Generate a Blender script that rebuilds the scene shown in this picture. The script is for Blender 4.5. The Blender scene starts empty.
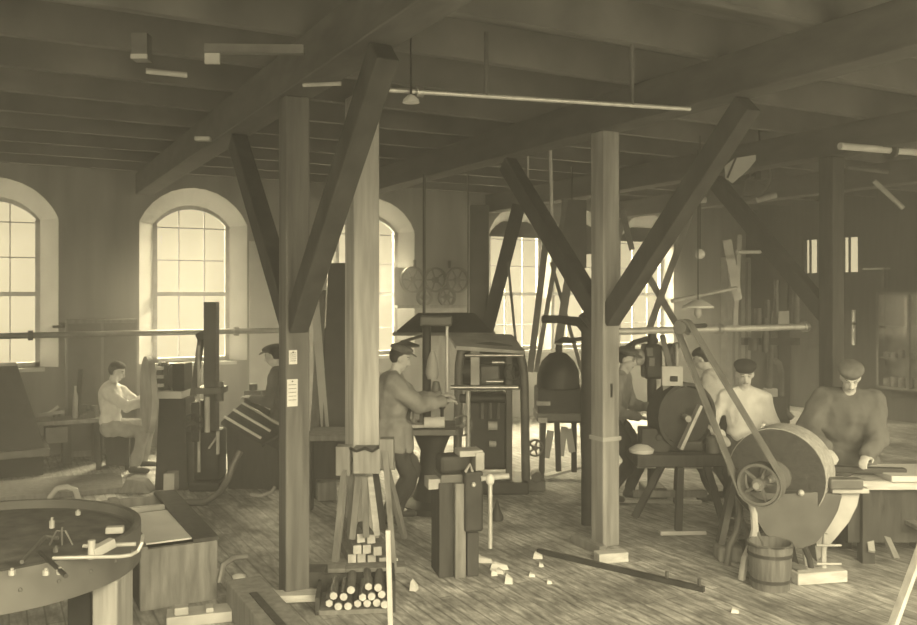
import bpy, bmesh, math, random
from mathutils import Vector, Matrix
random.seed(7)
C = bpy.context.scene.collection
PI = math.pi
# ---------------------------------------------------------------- camera geometry (room axes: X along the window wall, Y towards it)
F = 869.0; CX = 458.5; HY = 294.0; H = 2.2
TH = math.radians(28.3); SN, CS = math.sin(TH), math.cos(TH)
CAM = -TH
YW = 13.1; XE = 13.85; ZC = 4.2

def ground(px, py, z=0.0):
    d = F*(H-z)/(py-HY); u = (px-CX)/F
    return Vector((d*(SN+u*CS), d*(CS-u*SN), z))
def at(px, py, d):
    u = (px-CX)/F
    return Vector((d*(SN+u*CS), d*(CS-u*SN), H-d*(py-HY)/F))
def high(px, py, z):
    return at(px, py, F*(H-z)/(py-HY))
def wallx(px, Y=YW):
    u = (px-CX)/F
    return Y*(SN+u*CS)/(CS-u*SN)

# ---------------------------------------------------------------- materials
MATS = {}
def mat(name, v, rough=.7, metal=0, amt=.3, scale=6, bump=.15, stretch=(1,1,1), tint=(1,1,1)):
    if name in MATS: return MATS[name]
    m = bpy.data.materials.new(name); m.use_nodes = True
    nt = m.node_tree; b = nt.nodes['Principled BSDF']
    tc = nt.nodes.new('ShaderNodeTexCoord'); mp = nt.nodes.new('ShaderNodeMapping')
    mp.inputs['Scale'].default_value = stretch
    n = nt.nodes.new('ShaderNodeTexNoise'); n.inputs['Scale'].default_value = scale; n.inputs['Detail'].default_value = 6
    r = nt.nodes.new('ShaderNodeValToRGB')
    lo, hi = max(v*(1-amt), .004), min(v*(1+amt), .95)
    r.color_ramp.elements[0].color = (lo*tint[0], lo*tint[1], lo*tint[2], 1); r.color_ramp.elements[0].position = .3
    r.color_ramp.elements[1].color = (hi*tint[0], hi*tint[1], hi*tint[2], 1); r.color_ramp.elements[1].position = .7
    bp = nt.nodes.new('ShaderNodeBump'); bp.inputs['Strength'].default_value = bump; bp.inputs['Distance'].default_value = .02
    L = nt.links.new
    L(tc.outputs['Object'], mp.inputs['Vector']); L(mp.outputs[0], n.inputs['Vector']); L(n.outputs['Fac'], r.inputs[0])
    L(r.outputs[0], b.inputs['Base Color']); L(n.outputs['Fac'], bp.inputs['Height']); L(bp.outputs[0], b.inputs['Normal'])
    b.inputs['Roughness'].default_value = rough; b.inputs['Metallic'].default_value = metal
    MATS[name] = m; return m
GR = (8, 8, .6)   # grain running along z
m_posta  = mat('grey post timber', .14, .8, 0, .35, 3, .3, (6, 6, .5))
m_postb  = mat('bare column timber', .6, .8, 0, .25, 3, .3, (6, 6, .5))
m_post   = mat('worn post timber', .33, .8, 0, .35, 3, .3, (6, 6, .5))
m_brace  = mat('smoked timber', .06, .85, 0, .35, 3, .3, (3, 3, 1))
m_beam   = mat('sooty beam timber', .11, .85, 0, .3, 3, .3, (3, 1, 3))
m_plank  = mat('pale plank', .62, .8, 0, .25, 4, .2, (1, 6, 6))
m_lath   = mat('pale lath', .62, .75, 0, .2, 4, .2, (6, 6, .6))
m_oldw   = mat('old grey wood', .24, .85, 0, .35, 4, .3, (5, 5, .8))
m_dkw    = mat('dark oily wood', .06, .8, 0, .4, 4, .3, (5, 5, .8))
m_endg   = mat('fresh cut end', .7, .7, 0, .2, 20)
m_iron   = mat('dark cast iron', .05, .55, .2, .4, 8, .2)
m_mid    = mat('grey cast iron', .16, .5, .3, .35, 7, .2)
m_steel  = mat('bright steel', .55, .3, .8, .25, 12, .1)
m_rod    = mat('polished rod', .7, .35, .5, .15, 12, .05)
m_belt   = mat('leather belt', .15, .6, 0, .3, 9, .2)
m_beltl  = mat('worn shiny belt', .4, .4, 0, .25, 9, .1)
m_stone  = mat('grindstone', .06, .9, 0, .3, 25, .4)
m_rim    = mat('worn grindstone rim', .5, .9, 0, .25, 25, .4)
m_cast   = mat('grey painted casting', .12, .6, .1, .25, 5, .15)
m_casl   = mat('pale worn and lit casting', .5, .6, .1, .25, 5, .15)
m_paper  = mat('paper', .8, .9, 0, .08, 20, .05)
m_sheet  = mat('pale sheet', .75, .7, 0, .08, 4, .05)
m_skin   = mat('skin', .68, .6, 0, .08, 8, .05)
m_dark   = mat('eye dark', .04, .5, 0, .1, 8, 0)
m_lip    = mat('lip', .25, .6, 0, .1, 8, 0)
m_hair   = mat('dark hair', .035, .8, 0, .4, 40, .4)
m_white  = mat('pale shirt cloth', .8, .9, 0, .15, 9, .5)
m_jack   = mat('grey jacket cloth', .34, .95, 0, .25, 9, .5)
m_smock  = mat('dark smock cloth', .15, .95, 0, .3, 7, .6)
m_trou   = mat('dark trousers cloth', .09, .95, 0, .3, 9, .4)
m_troul  = mat('light trousers cloth', .38, .95, 0, .25, 9, .4)
m_cap    = mat('dark cap cloth', .05, .95, 0, .3, 20, .3)
m_capg   = mat('grey cap cloth', .16, .95, 0, .3, 20, .3)
m_boot   = mat('boot leather', .07, .6, 0, .3, 12, .2)
m_tub    = mat('riveted plate', .15, .6, .2, .25, 4, .15)
m_ash    = mat('forge ash', .12, .95, 0, .45, 9, .6)
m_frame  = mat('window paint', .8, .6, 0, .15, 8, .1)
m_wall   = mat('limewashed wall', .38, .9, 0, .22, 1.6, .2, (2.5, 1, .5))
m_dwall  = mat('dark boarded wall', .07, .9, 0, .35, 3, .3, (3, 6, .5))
m_ceil   = mat('sooty ceiling boards', .19, .9, 0, .35, 2, .3, (1, 6, 1))
m_splay  = mat('white glow splay', .8, .8, 0, .08, 3, .1)  # white of the splays stands for the glow around the windows
m_bott   = mat('stored tins', .3, .6, 0, .4, 20, .1)
m_black  = mat('black void paint', .03, .8, 0, .3, 8, .1)
m_bucket = mat('bucket staves', .16, .8, 0, .35, 6, .3, (6, 6, .6))

def floor_mat():
    m = bpy.data.materials.new('worn plank floor'); m.use_nodes = True
    nt = m.node_tree; b = nt.nodes['Principled BSDF']; L = nt.links.new
    tc = nt.nodes.new('ShaderNodeTexCoord'); mp = nt.nodes.new('ShaderNodeMapping')
    mp.inputs['Rotation'].default_value = (0, 0, PI/2)
    br = nt.nodes.new('ShaderNodeTexBrick')
    br.inputs['Color1'].default_value = (.62,.62,.62,1); br.inputs['Color2'].default_value = (.44,.44,.44,1); br.inputs['Mortar'].default_value = (.30,.30,.30,1)
    br.inputs['Scale'].default_value = 1; br.inputs['Mortar Size'].default_value = .006
    br.inputs['Brick Width'].default_value = 1.6; br.inputs['Row Height'].default_value = .11
    n = nt.nodes.new('ShaderNodeTexNoise'); n.inputs['Scale'].default_value = 1.7; n.inputs['Detail'].default_value = 8; n.inputs['Roughness'].default_value = .65
    r = nt.nodes.new('ShaderNodeValToRGB'); r.color_ramp.elements[0].position = .35; r.color_ramp.elements[1].position = .68
    r.color_ramp.elements[0].color = (.42,.42,.42,1); r.color_ramp.elements[1].color = (1.35,1.35,1.35,1)
    mx = nt.nodes.new('ShaderNodeMix'); mx.data_type = 'RGBA'; mx.blend_type = 'MULTIPLY'; mx.inputs[0].default_value = 1
    n2 = nt.nodes.new('ShaderNodeTexNoise'); n2.inputs['Scale'].default_value = 26; n2.inputs['Detail'].default_value = 5
    r2 = nt.nodes.new('ShaderNodeValToRGB'); r2.color_ramp.elements[0].position = .35; r2.color_ramp.elements[1].position = .7
    r2.color_ramp.elements[0].color = (.55,.55,.55,1); r2.color_ramp.elements[1].color = (1.35,1.35,1.35,1)
    mx2 = nt.nodes.new('ShaderNodeMix'); mx2.data_type = 'RGBA'; mx2.blend_type = 'MULTIPLY'; mx2.inputs[0].default_value = 1
    bp = nt.nodes.new('ShaderNodeBump'); bp.inputs['Strength'].default_value = .25; bp.inputs['Distance'].default_value = .02
    L(tc.outputs['Object'], mp.inputs[0]); L(mp.outputs[0], br.inputs['Vector']); L(tc.outputs['Object'], n.inputs['Vector']); mp2 = nt.nodes.new('ShaderNodeMapping'); mp2.inputs['Scale'].default_value = (1,.22,1); L(tc.outputs['Object'], mp2.inputs[0]); L(mp2.outputs[0], n2.inputs['Vector'])
    L(n.outputs['Fac'], r.inputs[0]); L(n2.outputs['Fac'], r2.inputs[0])
    L(br.outputs['Color'], mx.inputs[6]); L(r.outputs[0], mx.inputs[7])
    L(mx.outputs[2], mx2.inputs[6]); L(r2.outputs[0], mx2.inputs[7])
    L(mx2.outputs[2], b.inputs['Base Color']); L(n2.outputs['Fac'], bp.inputs['Height']); L(bp.outputs[0], b.inputs['Normal'])
    b.inputs['Roughness'].default_value = .75
    return m
def glass_mat():
    m = bpy.data.materials.new('window glass'); m.use_nodes = True
    nt = m.node_tree; nt.nodes.remove(nt.nodes['Principled BSDF'])
    t = nt.nodes.new('ShaderNodeBsdfTransparent'); t.inputs[0].default_value = (.97,.97,.97,1)
    g = nt.nodes.new('ShaderNodeBsdfGlossy'); g.inputs['Roughness'].default_value = .05
    x = nt.nodes.new('ShaderNodeMixShader'); x.inputs[0].default_value = .05
    nt.links.new(t.outputs[0], x.inputs[1]); nt.links.new(g.outputs[0], x.inputs[2]); nt.links.new(x.outputs[0], nt.nodes['Material Output'].inputs[0])
    return m
m_floor = floor_mat(); m_glass = glass_mat()

# ---------------------------------------------------------------- mesh builder
class MB:
    def __init__(s): s.bm = bmesh.new()
    def _add(s, fn, M):
        r = fn(); bmesh.ops.transform(s.bm, matrix=M, verts=r['verts']); return s
    def box(s, c, d, rz=0, rx=0, ry=0):
        M = Matrix.Translation(c) @ Matrix.Rotation(rz,4,'Z') @ Matrix.Rotation(ry,4,'Y') @ Matrix.Rotation(rx,4,'X') @ Matrix.Diagonal((d[0],d[1],d[2],1))
        return s._add(lambda: bmesh.ops.create_cube(s.bm, size=1), M)
    def b2(s, x0, x1, y0, y1, z0, z1):
        return s.box(((x0+x1)/2,(y0+y1)/2,(z0+z1)/2), (abs(x1-x0),abs(y1-y0),abs(z1-z0)))
    def bar(s, p0, p1, w, h, up=(0,0,1)):
        p0, p1 = Vector(p0), Vector(p1); a = (p1-p0); l = a.length; a.normalize()
        up = Vector(up)
        if abs(a.dot(up)) > .98: up = Vector((0,1,0))
        x = a.cross(up).normalized(); z = x.cross(a)
        M = Matrix.Translation((p0+p1)/2) @ Matrix((x, a, z)).transposed().to_4x4() @ Matrix.Diagonal((w,l,h,1))
        return s._add(lambda: bmesh.ops.create_cube(s.bm, size=1), M)
    def cyl(s, p0, p1, r0, r1=None, seg=16, cap=True):
        p0, p1 = Vector(p0), Vector(p1); r1 = r0 if r1 is None else r1
        a = p1-p0; l = a.length
        M = Matrix.Translation((p0+p1)/2) @ a.to_track_quat('Z','Y').to_matrix().to_4x4()
        return s._add(lambda: bmesh.ops.create_cone(s.bm, cap_ends=cap, segments=seg, radius1=r0, radius2=r1, depth=l), M)
    def ell(s, c, r, M=None, u=16, v=10):
        if not hasattr(r, '__len__'): r = (r,r,r)
        MM = Matrix.Translation(c) @ (M.to_4x4() if M is not None else Matrix()) @ Matrix.Diagonal((*r,1))
        return s._add(lambda: bmesh.ops.create_uvsphere(s.bm, u_segments=u, v_segments=v, radius=1), MM)
    def limb(s, p0, p1, r0, r1, u=12):
        s.cyl(p0, p1, r0, r1, u); s.ell(p0, r0, None, u, 8); s.ell(p1, r1, None, u, 8); return s
    def tube(s, pts, r, seg=8):
        pts = [Vector(p) for p in pts]; rings = []; n = len(pts); ref = None
        for i, p in enumerate(pts):
            t = (pts[min(i+1,n-1)]-pts[max(i-1,0)]).normalized()
            if ref is None: ref = Vector((0,0,1)) if abs(t.z) < .9 else Vector((1,0,0))
            x = t.cross(ref).normalized(); ref = x.cross(t); y = ref
            rr = r[i] if hasattr(r,'__len__') else r
            rings.append([s.bm.verts.new(p+(x*math.cos(2*PI*k/seg)+y*math.sin(2*PI*k/seg))*rr) for k in range(seg)])
        for a, b in zip(rings, rings[1:]):
            for k in range(seg): s.bm.faces.new((a[k],a[(k+1)%seg],b[(k+1)%seg],b[k]))
        s.bm.faces.new(rings[0][::-1]); s.bm.faces.new(rings[-1]); return s
    def ring(s, c, R, r, axis, seg=28, t=8, flat=None):
        q = Vector(axis).to_track_quat('Z','Y').to_matrix(); c = Vector(c); rings = []
        for i in range(seg):
            a = 2*PI*i/seg; o = Vector((math.cos(a), math.sin(a), 0)); row = []
            if flat:
                w, h = flat
                for (dr, dz) in ((-h/2,-w/2),(h/2,-w/2),(h/2,w/2),(-h/2,w/2)): row.append(s.bm.verts.new(c+q@(o*(R+dr)+Vector((0,0,dz)))))
            else:
                for k in range(t):
                    b = 2*PI*k/t; row.append(s.bm.verts.new(c+q@(o*(R+r*math.cos(b))+Vector((0,0,r*math.sin(b))))))
            rings.append(row)
        for i in range(seg):
            a, b = rings[i], rings[(i+1)%seg]; n = len(a)
            for k in range(n): s.bm.faces.new((a[k],b[k],b[(k+1)%n],a[(k+1)%n]))
        return s
    def lathe(s, prof, seg=24, c=(0,0,0), axis=(0,0,1)):
        q = Vector(axis).to_track_quat('Z','Y').to_matrix(); c = Vector(c)
        rows = [[s.bm.verts.new(c+q@Vector((r*math.cos(2*PI*k/seg), r*math.sin(2*PI*k/seg), z))) for k in range(seg)] for r, z in prof]
        for a, b in zip(rows, rows[1:]):
            for k in range(seg): s.bm.faces.new((a[k],a[(k+1)%seg],b[(k+1)%seg],b[k]))
        s.bm.faces.new(rows[0][::-1]); s.bm.faces.new(rows[-1]); return s
    def prism(s, poly, y0, y1):   # poly of (x,z), extruded along y
        a = [s.bm.verts.new((x,y0,z)) for x,z in poly]; b = [s.bm.verts.new((x,y1,z)) for x,z in poly]; n = len(poly)
        s.bm.faces.new(a); s.bm.faces.new(b[::-1])
        for i in range(n): s.bm.faces.new((a[i],b[i],b[(i+1)%n],a[(i+1)%n]))
        return s
    def loft(s, A, B):   # two closed 3D outlines
        a = [s.bm.verts.new(p) for p in A]; b = [s.bm.verts.new(p) for p in B]; n = len(A)
        s.bm.faces.new(a); s.bm.faces.new(b[::-1])
        for i in range(n): s.bm.faces.new((a[i],b[i],b[(i+1)%n],a[(i+1)%n]))
        return s
    def belt(s, p0, r0, p1, r1, axis, w, t=.012):   # closed flat belt over two pulleys
        p0, p1, ax = Vector(p0), Vector(p1), Vector(axis).normalized()
        e = (p1-p0); e -= ax*e.dot(ax); D = e.length; e.normalize(); n = ax.cross(e)
        ph = math.acos(max(-1,min(1,(r0-r1)/D))); pts = []
        for i in range(13):
            a = ph+(2*PI-2*ph)*i/12; o = e*math.cos(a)+n*math.sin(a); pts.append((p0+o*r0, o))
        for i in range(13):
            a = -ph+2*ph*i/12; o = e*math.cos(a)+n*math.sin(a); pts.append((p1+o*r1, o))
        rows = []
        for p, o in pts:
            rows.append([s.bm.verts.new(p+o*d+ax*k) for d, k in ((0,-w/2),(t,-w/2),(t,w/2),(0,w/2))])
        m = len(rows)
        for i in range(m):
            a, b = rows[i], rows[(i+1)%m]
            for k in range(4): s.bm.faces.new((a[k],b[k],b[(k+1)%4],a[(k+1)%4]))
        return s
    def wheel(s, c, R, axis, w=.06, spokes=6, hub=.04, rim=.03, sp=.012):
        c = Vector(c); ax = Vector(axis).normalized(); q = ax.to_track_quat('Z','Y').to_matrix()
        s.ring(c, R-rim/2, 0, ax, 28, flat=(w, rim)); s.cyl(c-ax*w*.6, c+ax*w*.6, hub, seg=14)
        for i in range(spokes):
            a = 2*PI*i/spokes; o = q@Vector((math.cos(a), math.sin(a), 0)); s.cyl(c+o*hub*.8, c+o*(R-rim*.7), sp, seg=6)
        return s
    def build(s, name, m, parent=None, smooth=False, bevel=0, loc=None, rz=0):
        bmesh.ops.recalc_face_normals(s.bm, faces=s.bm.faces)
        me = bpy.data.meshes.new(name); s.bm.to_mesh(me); s.bm.free()
        ms = m if isinstance(m, (list,tuple)) else [m]
        for x in ms: me.materials.append(x)
        o = bpy.data.objects.new(name, me); C.objects.link(o)
        if parent is not None: o.parent = parent
        if loc is not None: o.location = loc
        o.rotation_euler.z = rz
        if smooth:
            for p in me.polygons: p.use_smooth = True
            md = o.modifiers.new('edges', 'EDGE_SPLIT'); md.split_angle = math.radians(40)
        if bevel:
            md = o.modifiers.new('bevel', 'BEVEL'); md.width = bevel; md.segments = 2; md.limit_method = 'ANGLE'
        return o
def tag(o, label, cat, group=None):
    o['label'] = label; o['category'] = cat
    if group: o['group'] = group
    return o
class T:
    """a thing: an Empty on the ground, its local frame turned so x runs across the view and y away from it"""
    def __init__(s, name, label, cat, px=None, py=None, loc=None, rot=CAM, group=None, z=0.0):
        if loc is None: loc = ground(px, py, z); s.px = px; s.s = (py-HY)/(H-z); s.z0 = z
        s.loc = Vector(loc); s.o = bpy.data.objects.new(name, None); C.objects.link(s.o)
        s.o.location = loc; s.o.rotation_euler.z = rot; s.rot = rot
        s.o.empty_display_size = .1
        tag(s.o, label, cat, group)
    def x(s, px): return (px-s.px)/s.s
    def z(s, py): return H-(py-HY)/s.s-s.z0
    def p(s, px, py, y=0): return Vector((s.x(px), y, s.z(py)))
    def loc_of(s, w):  # world point -> local
        return Matrix.Rotation(-s.rot,4,'Z') @ (Vector(w)-s.loc)
def one(name, label, cat, mb, m, loc, rot=CAM, group=None, **k):
    return tag(mb.build(name, m, loc=loc, rz=rot, **k), label, cat, group)
def world_one(name, label, cat, mb, m, group=None, **k):   # a mesh drawn in room coordinates, its origin moved to its own middle
    o = mb.build(name, m, **k); me = o.data
    lo = Vector([min(v.co[i] for v in me.vertices) for i in range(3)]); hi = Vector([max(v.co[i] for v in me.vertices) for i in range(3)])
    c = (lo+hi)/2; c.z = lo.z
    me.transform(Matrix.Translation(-c)); o.location = c
    return tag(o, label, cat, group)
def struct(name, mb, m, parent=None, **k):
    o = mb.build(name, m, parent, **k)
    if parent is None: o['kind'] = 'structure'
    return o
def dup(root, loc, rz, label=None):
    r = root.copy(); C.objects.link(r); r.location = loc; r.rotation_euler.z = rz
    if label: r['label'] = label
    for ch in list(root.children):
        c = ch.copy(); C.objects.link(c); c.parent = r
        for g in ch.children:
            d = g.copy(); C.objects.link(d); d.parent = c
    return r
# ---------------------------------------------------------------- the setting
struct('floor', MB().b2(-7, XE+.3, -3.5, YW+.35, -.12, 0), m_floor)
WINS = [(-.50,.60),(2.09,3.20),(4.91,6.0),(7.75,8.87),(9.12,10.2),(10.66,11.78)]
ZS, ZA, ZT = 1.2, 3.22, 3.52
def arch(x0, x1, n=12, za=ZA, zt=ZT):
    c = (x0+x1)/2; hw = (x1-x0)/2; h = zt-za; R = (hw*hw+h*h)/(2*h); zc = zt-R; a0 = math.asin(hw/R)
    return [(c+R*math.sin(-a0+2*a0*i/n), zc+R*math.cos(-a0+2*a0*i/n)) for i in range(n+1)]
b = MB(); xs = -7; rv = []
for i, (x0, x1) in enumerate(WINS):
    sp = .22 if i < 3 else .10
    b.b2(xs, x0-sp, YW, YW+.35, 0, ZC); b.b2(x0-sp, x1+sp, YW, YW+.35, 0, ZS)
    A = arch(x0-sp, x1+sp, 12, ZA+.02, ZT+.24)
    for p, q in zip(A, A[1:]): b.prism([(p[0],p[1]),(q[0],q[1]),(q[0],ZC),(p[0],ZC)], YW, YW+.35)
    O = arch(x0, x1)
    ins = [(x0-sp,ZS)]+A+[(x1+sp,ZS)]; out = [(x0,ZS)]+O+[(x1,ZS)]
    m = MB()
    for k in range(len(ins)-1):
        p, q, r, u = ins[k], ins[k+1], out[k+1], out[k]
        m.loft([(p[0],YW,p[1]),(q[0],YW,q[1]),(r[0],YW+.2,r[1]),(u[0],YW+.2,u[1])], [(p[0],YW+.35,p[1]),(q[0],YW+.35,q[1]),(r[0],YW+.35,r[1]),(u[0],YW+.35,u[1])])
    rv.append(m); xs = x1+sp
b.b2(xs, XE, YW, YW+.35, 0, ZC)
struct('wall_back', b, m_wall)
for i, (x0, x1) in enumerate(WINS):
    w = bpy.data.objects.new('window_%d' % (i+1), None); C.objects.link(w); w['kind'] = 'structure'; w.location = ((x0+x1)/2, YW, ZS)
    hw = (x1-x0)/2; c = (x0+x1)/2
    rv[i].bm.transform(Matrix.Translation((-(x0+x1)/2,-YW,-ZS))); rv[i].build('glow_splay', m_splay, w)  # splay added and whitened to give the halo round each window
    f = MB()
    f.b2(-hw,-hw+.06,.2,.28,0,ZA-ZS); f.b2(hw-.06,hw,.2,.28,0,ZA-ZS); f.b2(-hw,hw,.2,.28,0,.06)
    A = [(x-c, z-ZS) for x,z in arch(x0,x1)]
    for p, q in zip(A, A[1:]): f.prism([(p[0],p[1]-.06),(q[0],q[1]-.06),(q[0],q[1]),(p[0],p[1])], .2, .28)
    f.b2(-hw,hw,.21,.27,.97,1.03)
    f.build('window_frame', m_frame, w)
    g = MB()
    for k in (1,2): g.b2(-hw+2*hw*k/3-.008, -hw+2*hw*k/3+.008, .22,.25, .03, ZT-ZS-.06)
    for z in (.44, 1.5, 1.98): g.b2(-hw+.05, hw-.05, .22,.25, z-.008, z+.008)
    g.build('muntin', m_frame, w)
    pn = MB(); pn.prism([(-hw+.05,.05),(hw-.05,.05)]+[(x*.95,z-.05) for x,z in A[::-1]], .233, .237); pn.build('pane', m_glass, w)
    if i > 2: MB().b2(-hw+.02,hw-.02,.17,.18,[0,0,0,2.02,1.75,2.02][i],ZT-ZS-.02).build('blind', m_cast, w)
    MB().b2(-hw-.05, hw+.05, -.06, .22, -.05, 0).build('window_sill', m_frame, w)
# end wall with two narrow windows
def endy(px):
    u = (px-CX)/F; return XE*(CS-u*SN)/(SN+u*CS)
EW = [(endy(818), endy(802)), (endy(859), endy(840))]
def zat(px, py, X, Y): 
    d = X*SN+Y*CS; return H-(py-HY)*d/F
EZ0, EZ1 = zat(810,275,XE,EW[0][0]), zat(810,237,XE,EW[0][0])
b = MB(); ys = 5.5
for y0, y1 in sorted(EW):
    b.b2(XE,XE+.07,ys,y0,0,ZC); b.b2(XE,XE+.07,y0,y1,0,EZ0); b.b2(XE,XE+.07,y0,y1,EZ1,ZC); ys = y1
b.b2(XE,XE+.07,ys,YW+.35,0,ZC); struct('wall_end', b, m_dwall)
for i, (y0, y1) in enumerate(EW):
    w = bpy.data.objects.new('window_%d' % (7+i), None); C.objects.link(w); w['kind'] = 'structure'; w.location = (XE, (y0+y1)/2, EZ0)
    h = (y1-y0)/2; Z = EZ1-EZ0; f = MB()
    for a in (-h, h-.04): f.b2(.02,.1,a,a+.04,0,Z)
    f.b2(.02,.1,-h,h,0,.04); f.b2(.02,.1,-h,h,Z-.04,Z); f.b2(.04,.08,-.012+h*.2,.012+h*.2,.02,Z-.02)
    f.build('window_frame', m_brace, w); MB().b2(.06,.064,-h+.03,h-.03,.03,Z-.03).build('pane', m_glass, w)
# ceiling
struct('ceiling', MB().b2(-7,XE+.3,-1.2,YW+.35,ZC,ZC+.08), m_ceil)
# ceiling timbers: beams over the posts (along y), joists across them
PX = [1.94, 4.76, 7.70, 10.4]; PY = 6.12
for i, x in enumerate(PX):
    o = MB().b2(x-.12,x+.12,-1.1,YW,3.62,3.92).build('ceiling_beam', m_beam, bevel=.01); o['kind'] = 'structure'
for i in range(16):
    y = -.7+.9*i
    o = MB().b2(-7,XE,y-.04,y+.04,3.92,4.2).build('ceiling_joist', m_ceil); o['kind'] = 'structure'

# ---------------------------------------------------------------- posts with knee braces
def post(name, label, x, y=PY, w=.178, braces=(1,-1), m=m_post):
    t = T(name, label, 'post', loc=(x,y,0), rot=0); h = w/2
    MB().b2(-h,h,-h,h,.0,3.62).build('shaft', m, t.o, bevel=.012)
    for sg in braces:
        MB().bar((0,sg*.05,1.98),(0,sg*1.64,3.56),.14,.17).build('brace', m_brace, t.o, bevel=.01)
    return t
pa = post('timber_post', 'squared timber post carrying two paper notices', PX[0], m=m_posta)
pc = post('timber_post', 'pale worn timber post with light band and block at its foot', PX[1])
pd = post('timber_post', 'dark timber post behind the man bending over the plank table', PX[2], m=m_dkw, braces=(1,))
MB().b2(-.10,.10,-.10,.10,.92,.955).build('band', m_casl, pc.o)
MB().b2(-.012,.012,-.092,-.086,1.3,1.42).build('slot', m_black, pc.o)
MB().b2(-.13,.13,-.12,-.03,0,.06).build('base_block', m_oldw, pa.o)
tb = T('timber_post', 'broad bare timber column rising behind the sawhorse', 'post', 362, 545, rot=0)
MB().b2(-.12,.12,-.11,.11,0,3.92).build('shaft', m_postb, tb.o, bevel=.012)
# papers on the first post
def notice(label, px0, px1, py0, py1):
    d = (PX[0]*SN+(PY-.09)*CS); c = at((px0+px1)/2, (py0+py1)/2, d); s = F/d
    w_ = (px1-px0)/s/.97; h_ = (py1-py0)/s
    t = T('paper_notice', label, 'notice', loc=(c.x, PY-.0905, c.z), rot=0)
    MB().b2(-w_/2,w_/2,-.004,0,-h_/2,h_/2).build('sheet', m_paper, t.o)
    MB().cyl((0,-.008,h_/2-.015),(0,-.003,h_/2-.015),.006,seg=8).build('pin', m_iron, t.o)
    m = MB()
    for k in range(5): m.b2(-w_*.36,w_*.36,-.0052,-.004,h_/2-h_*(.2+.14*k)-.002,h_/2-h_*(.2+.14*k)+.002)
    m.build('ruled_lines', m_cast, t.o)
notice('small paper notice pinned highest on the squared post', 288, 296, 350, 364)
notice('long paper notice pinned on the squared post under the small one', 286, 296.5, 379, 406)
# blocks at the foot of the pale post
one('timber_offcut', 'pale timber offcut lying against the foot of the pale post', 'wood block', MB().box((0,0,.04),(.26,.12,.08),rz=.25), m_plank, ground(611,561), bevel=.006)
one('timber_batten', 'dark timber batten wedged beside the foot of the pale post', 'wood block', MB().box((0,0,.035),(.075,.42,.07)), m_oldw, ground(588,548), rot=0, bevel=.006)

# ---------------------------------------------------------------- overhead shafting and pipes
def rod(name, label, cat, a, b, r, m, seg=10, group=None): return world_one(name, label, cat, MB().cyl(a,b,r,seg=seg), m, group, smooth=True)
def hz(px,py,z): return high(px,py,z)
t = T('line_shaft', 'long pale overhead shaft crossing below the ceiling with a flanged coupling', 'shaft', loc=hz(375,89,3.5), rot=0)
a = Vector((0,0,0)); e = hz(690,109,3.5)-hz(375,89,3.5)
MB().cyl(a, e, .016, seg=12).build('bar', m_rod, t.o, smooth=True)
MB().cyl(e*.12, e*.14, .035, seg=14).build('coupling', m_steel, t.o, smooth=True)
for k in (.33, .8): MB().cyl(e*k, e*k+Vector((0,0,.42)), .016, seg=8).build('hanger', m_mid, t.o, smooth=True)
rod('iron_pipe', 'short pale pipe overhead beside the brace of the noticed post', 'pipe', hz(303,85,3.55), hz(341,83.5,3.55), .014, m_casl)
t = T('overhead_board', 'pale edged board under the ceiling with a white bracket at one end', 'board', loc=hz(205,49,3.6), rot=0)
e = hz(304,50,3.6)-hz(205,49,3.6)
MB().bar(a, e, .05, .05).build('plank', m_mid, t.o); MB().bar((.0,0,-.05),tuple(e*.15+Vector((0,0,-.05))), .02, .07).build('bracket', m_casl, t.o)
rod('shaft_end', 'bright bar end glinting high over the seated workman', 'shaft', hz(146,71,3.55), hz(187,75,3.55), .018, m_casl)
t = T('ceiling_box', 'small pale junction box under the ceiling with a bright lip', 'box', loc=hz(139,50,3.6), rot=CAM)
MB().b2(-.045,.045,0,.09,-.05,.1).build('case', m_mid, t.o); MB().b2(-.045,.05,-.012,0,-.05,-.025).build('lip', m_casl, t.o)
one('iron_bracket', 'tiny bright bracket high on the dark wall between arched windows', 'bracket', MB().b2(-.06,.06,-.03,.03,-.015,.015), m_casl, hz(203,139,3.45))
t = T('line_shaft', 'bright overhead shaft with collar above the glazed cupboard', 'shaft', loc=hz(840,146,3.6), rot=0)
e = hz(925,153,3.6)-hz(840,146,3.6)
MB().cyl(a, e, .035, seg=12).build('bar', m_sheet, t.o, smooth=True); MB().cyl(e*.57,e*.6,.085,seg=16).build('collar', m_iron, t.o, smooth=True)
MB().cyl(e*.58,e*.58+Vector((0,0,.32)),.025,seg=8).build('hanger', m_iron, t.o, smooth=True)
rod('stay_rod', 'sloping pale stay rod near the glazed cupboard', 'rod', at(874,181,10.6), at(903,208,10.6), .03, m_casl)
rod('shaft_end', 'short bright bar end beside the high pale sheet', 'shaft', hz(691,200,3.4), hz(706,200,3.4), .04, m_sheet)
t = T('drop_lamp', 'small overhead lamp fitting hanging from the long shaft', 'lamp', loc=hz(411,98,3.45), rot=CAM)
MB().cyl((0,0,.0),(0,0,.42),.008,seg=6).build('stem', m_iron, t.o); MB().lathe([(.02,.02),(.05,-.01),(.055,-.03)],14).build('shade', m_sheet, t.o, smooth=True)
t = T('belt_pulley', 'overhead spoked pulley beside the high pale sheet', 'pulley', loc=at(748,176,11.4), rot=CAM)
MB().wheel((0,0,0),.3,(.5,1,.2),.1,5).build('wheel', m_mid, t.o); MB().cyl((-.2,-.4,-.08),(.25,.5,.1),.03,seg=8).build('axle', m_iron, t.o)
MB().b2(-.03,.03,-.4,-.34,-.1,ZC-t.loc.z).build('hanger', m_iron, t.o)
rod('iron_pipe', 'dim pale pipe above the end wall windows', 'pipe', at(847,167,11.2), at(888,172,11.2), .03, m_mid)
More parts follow.
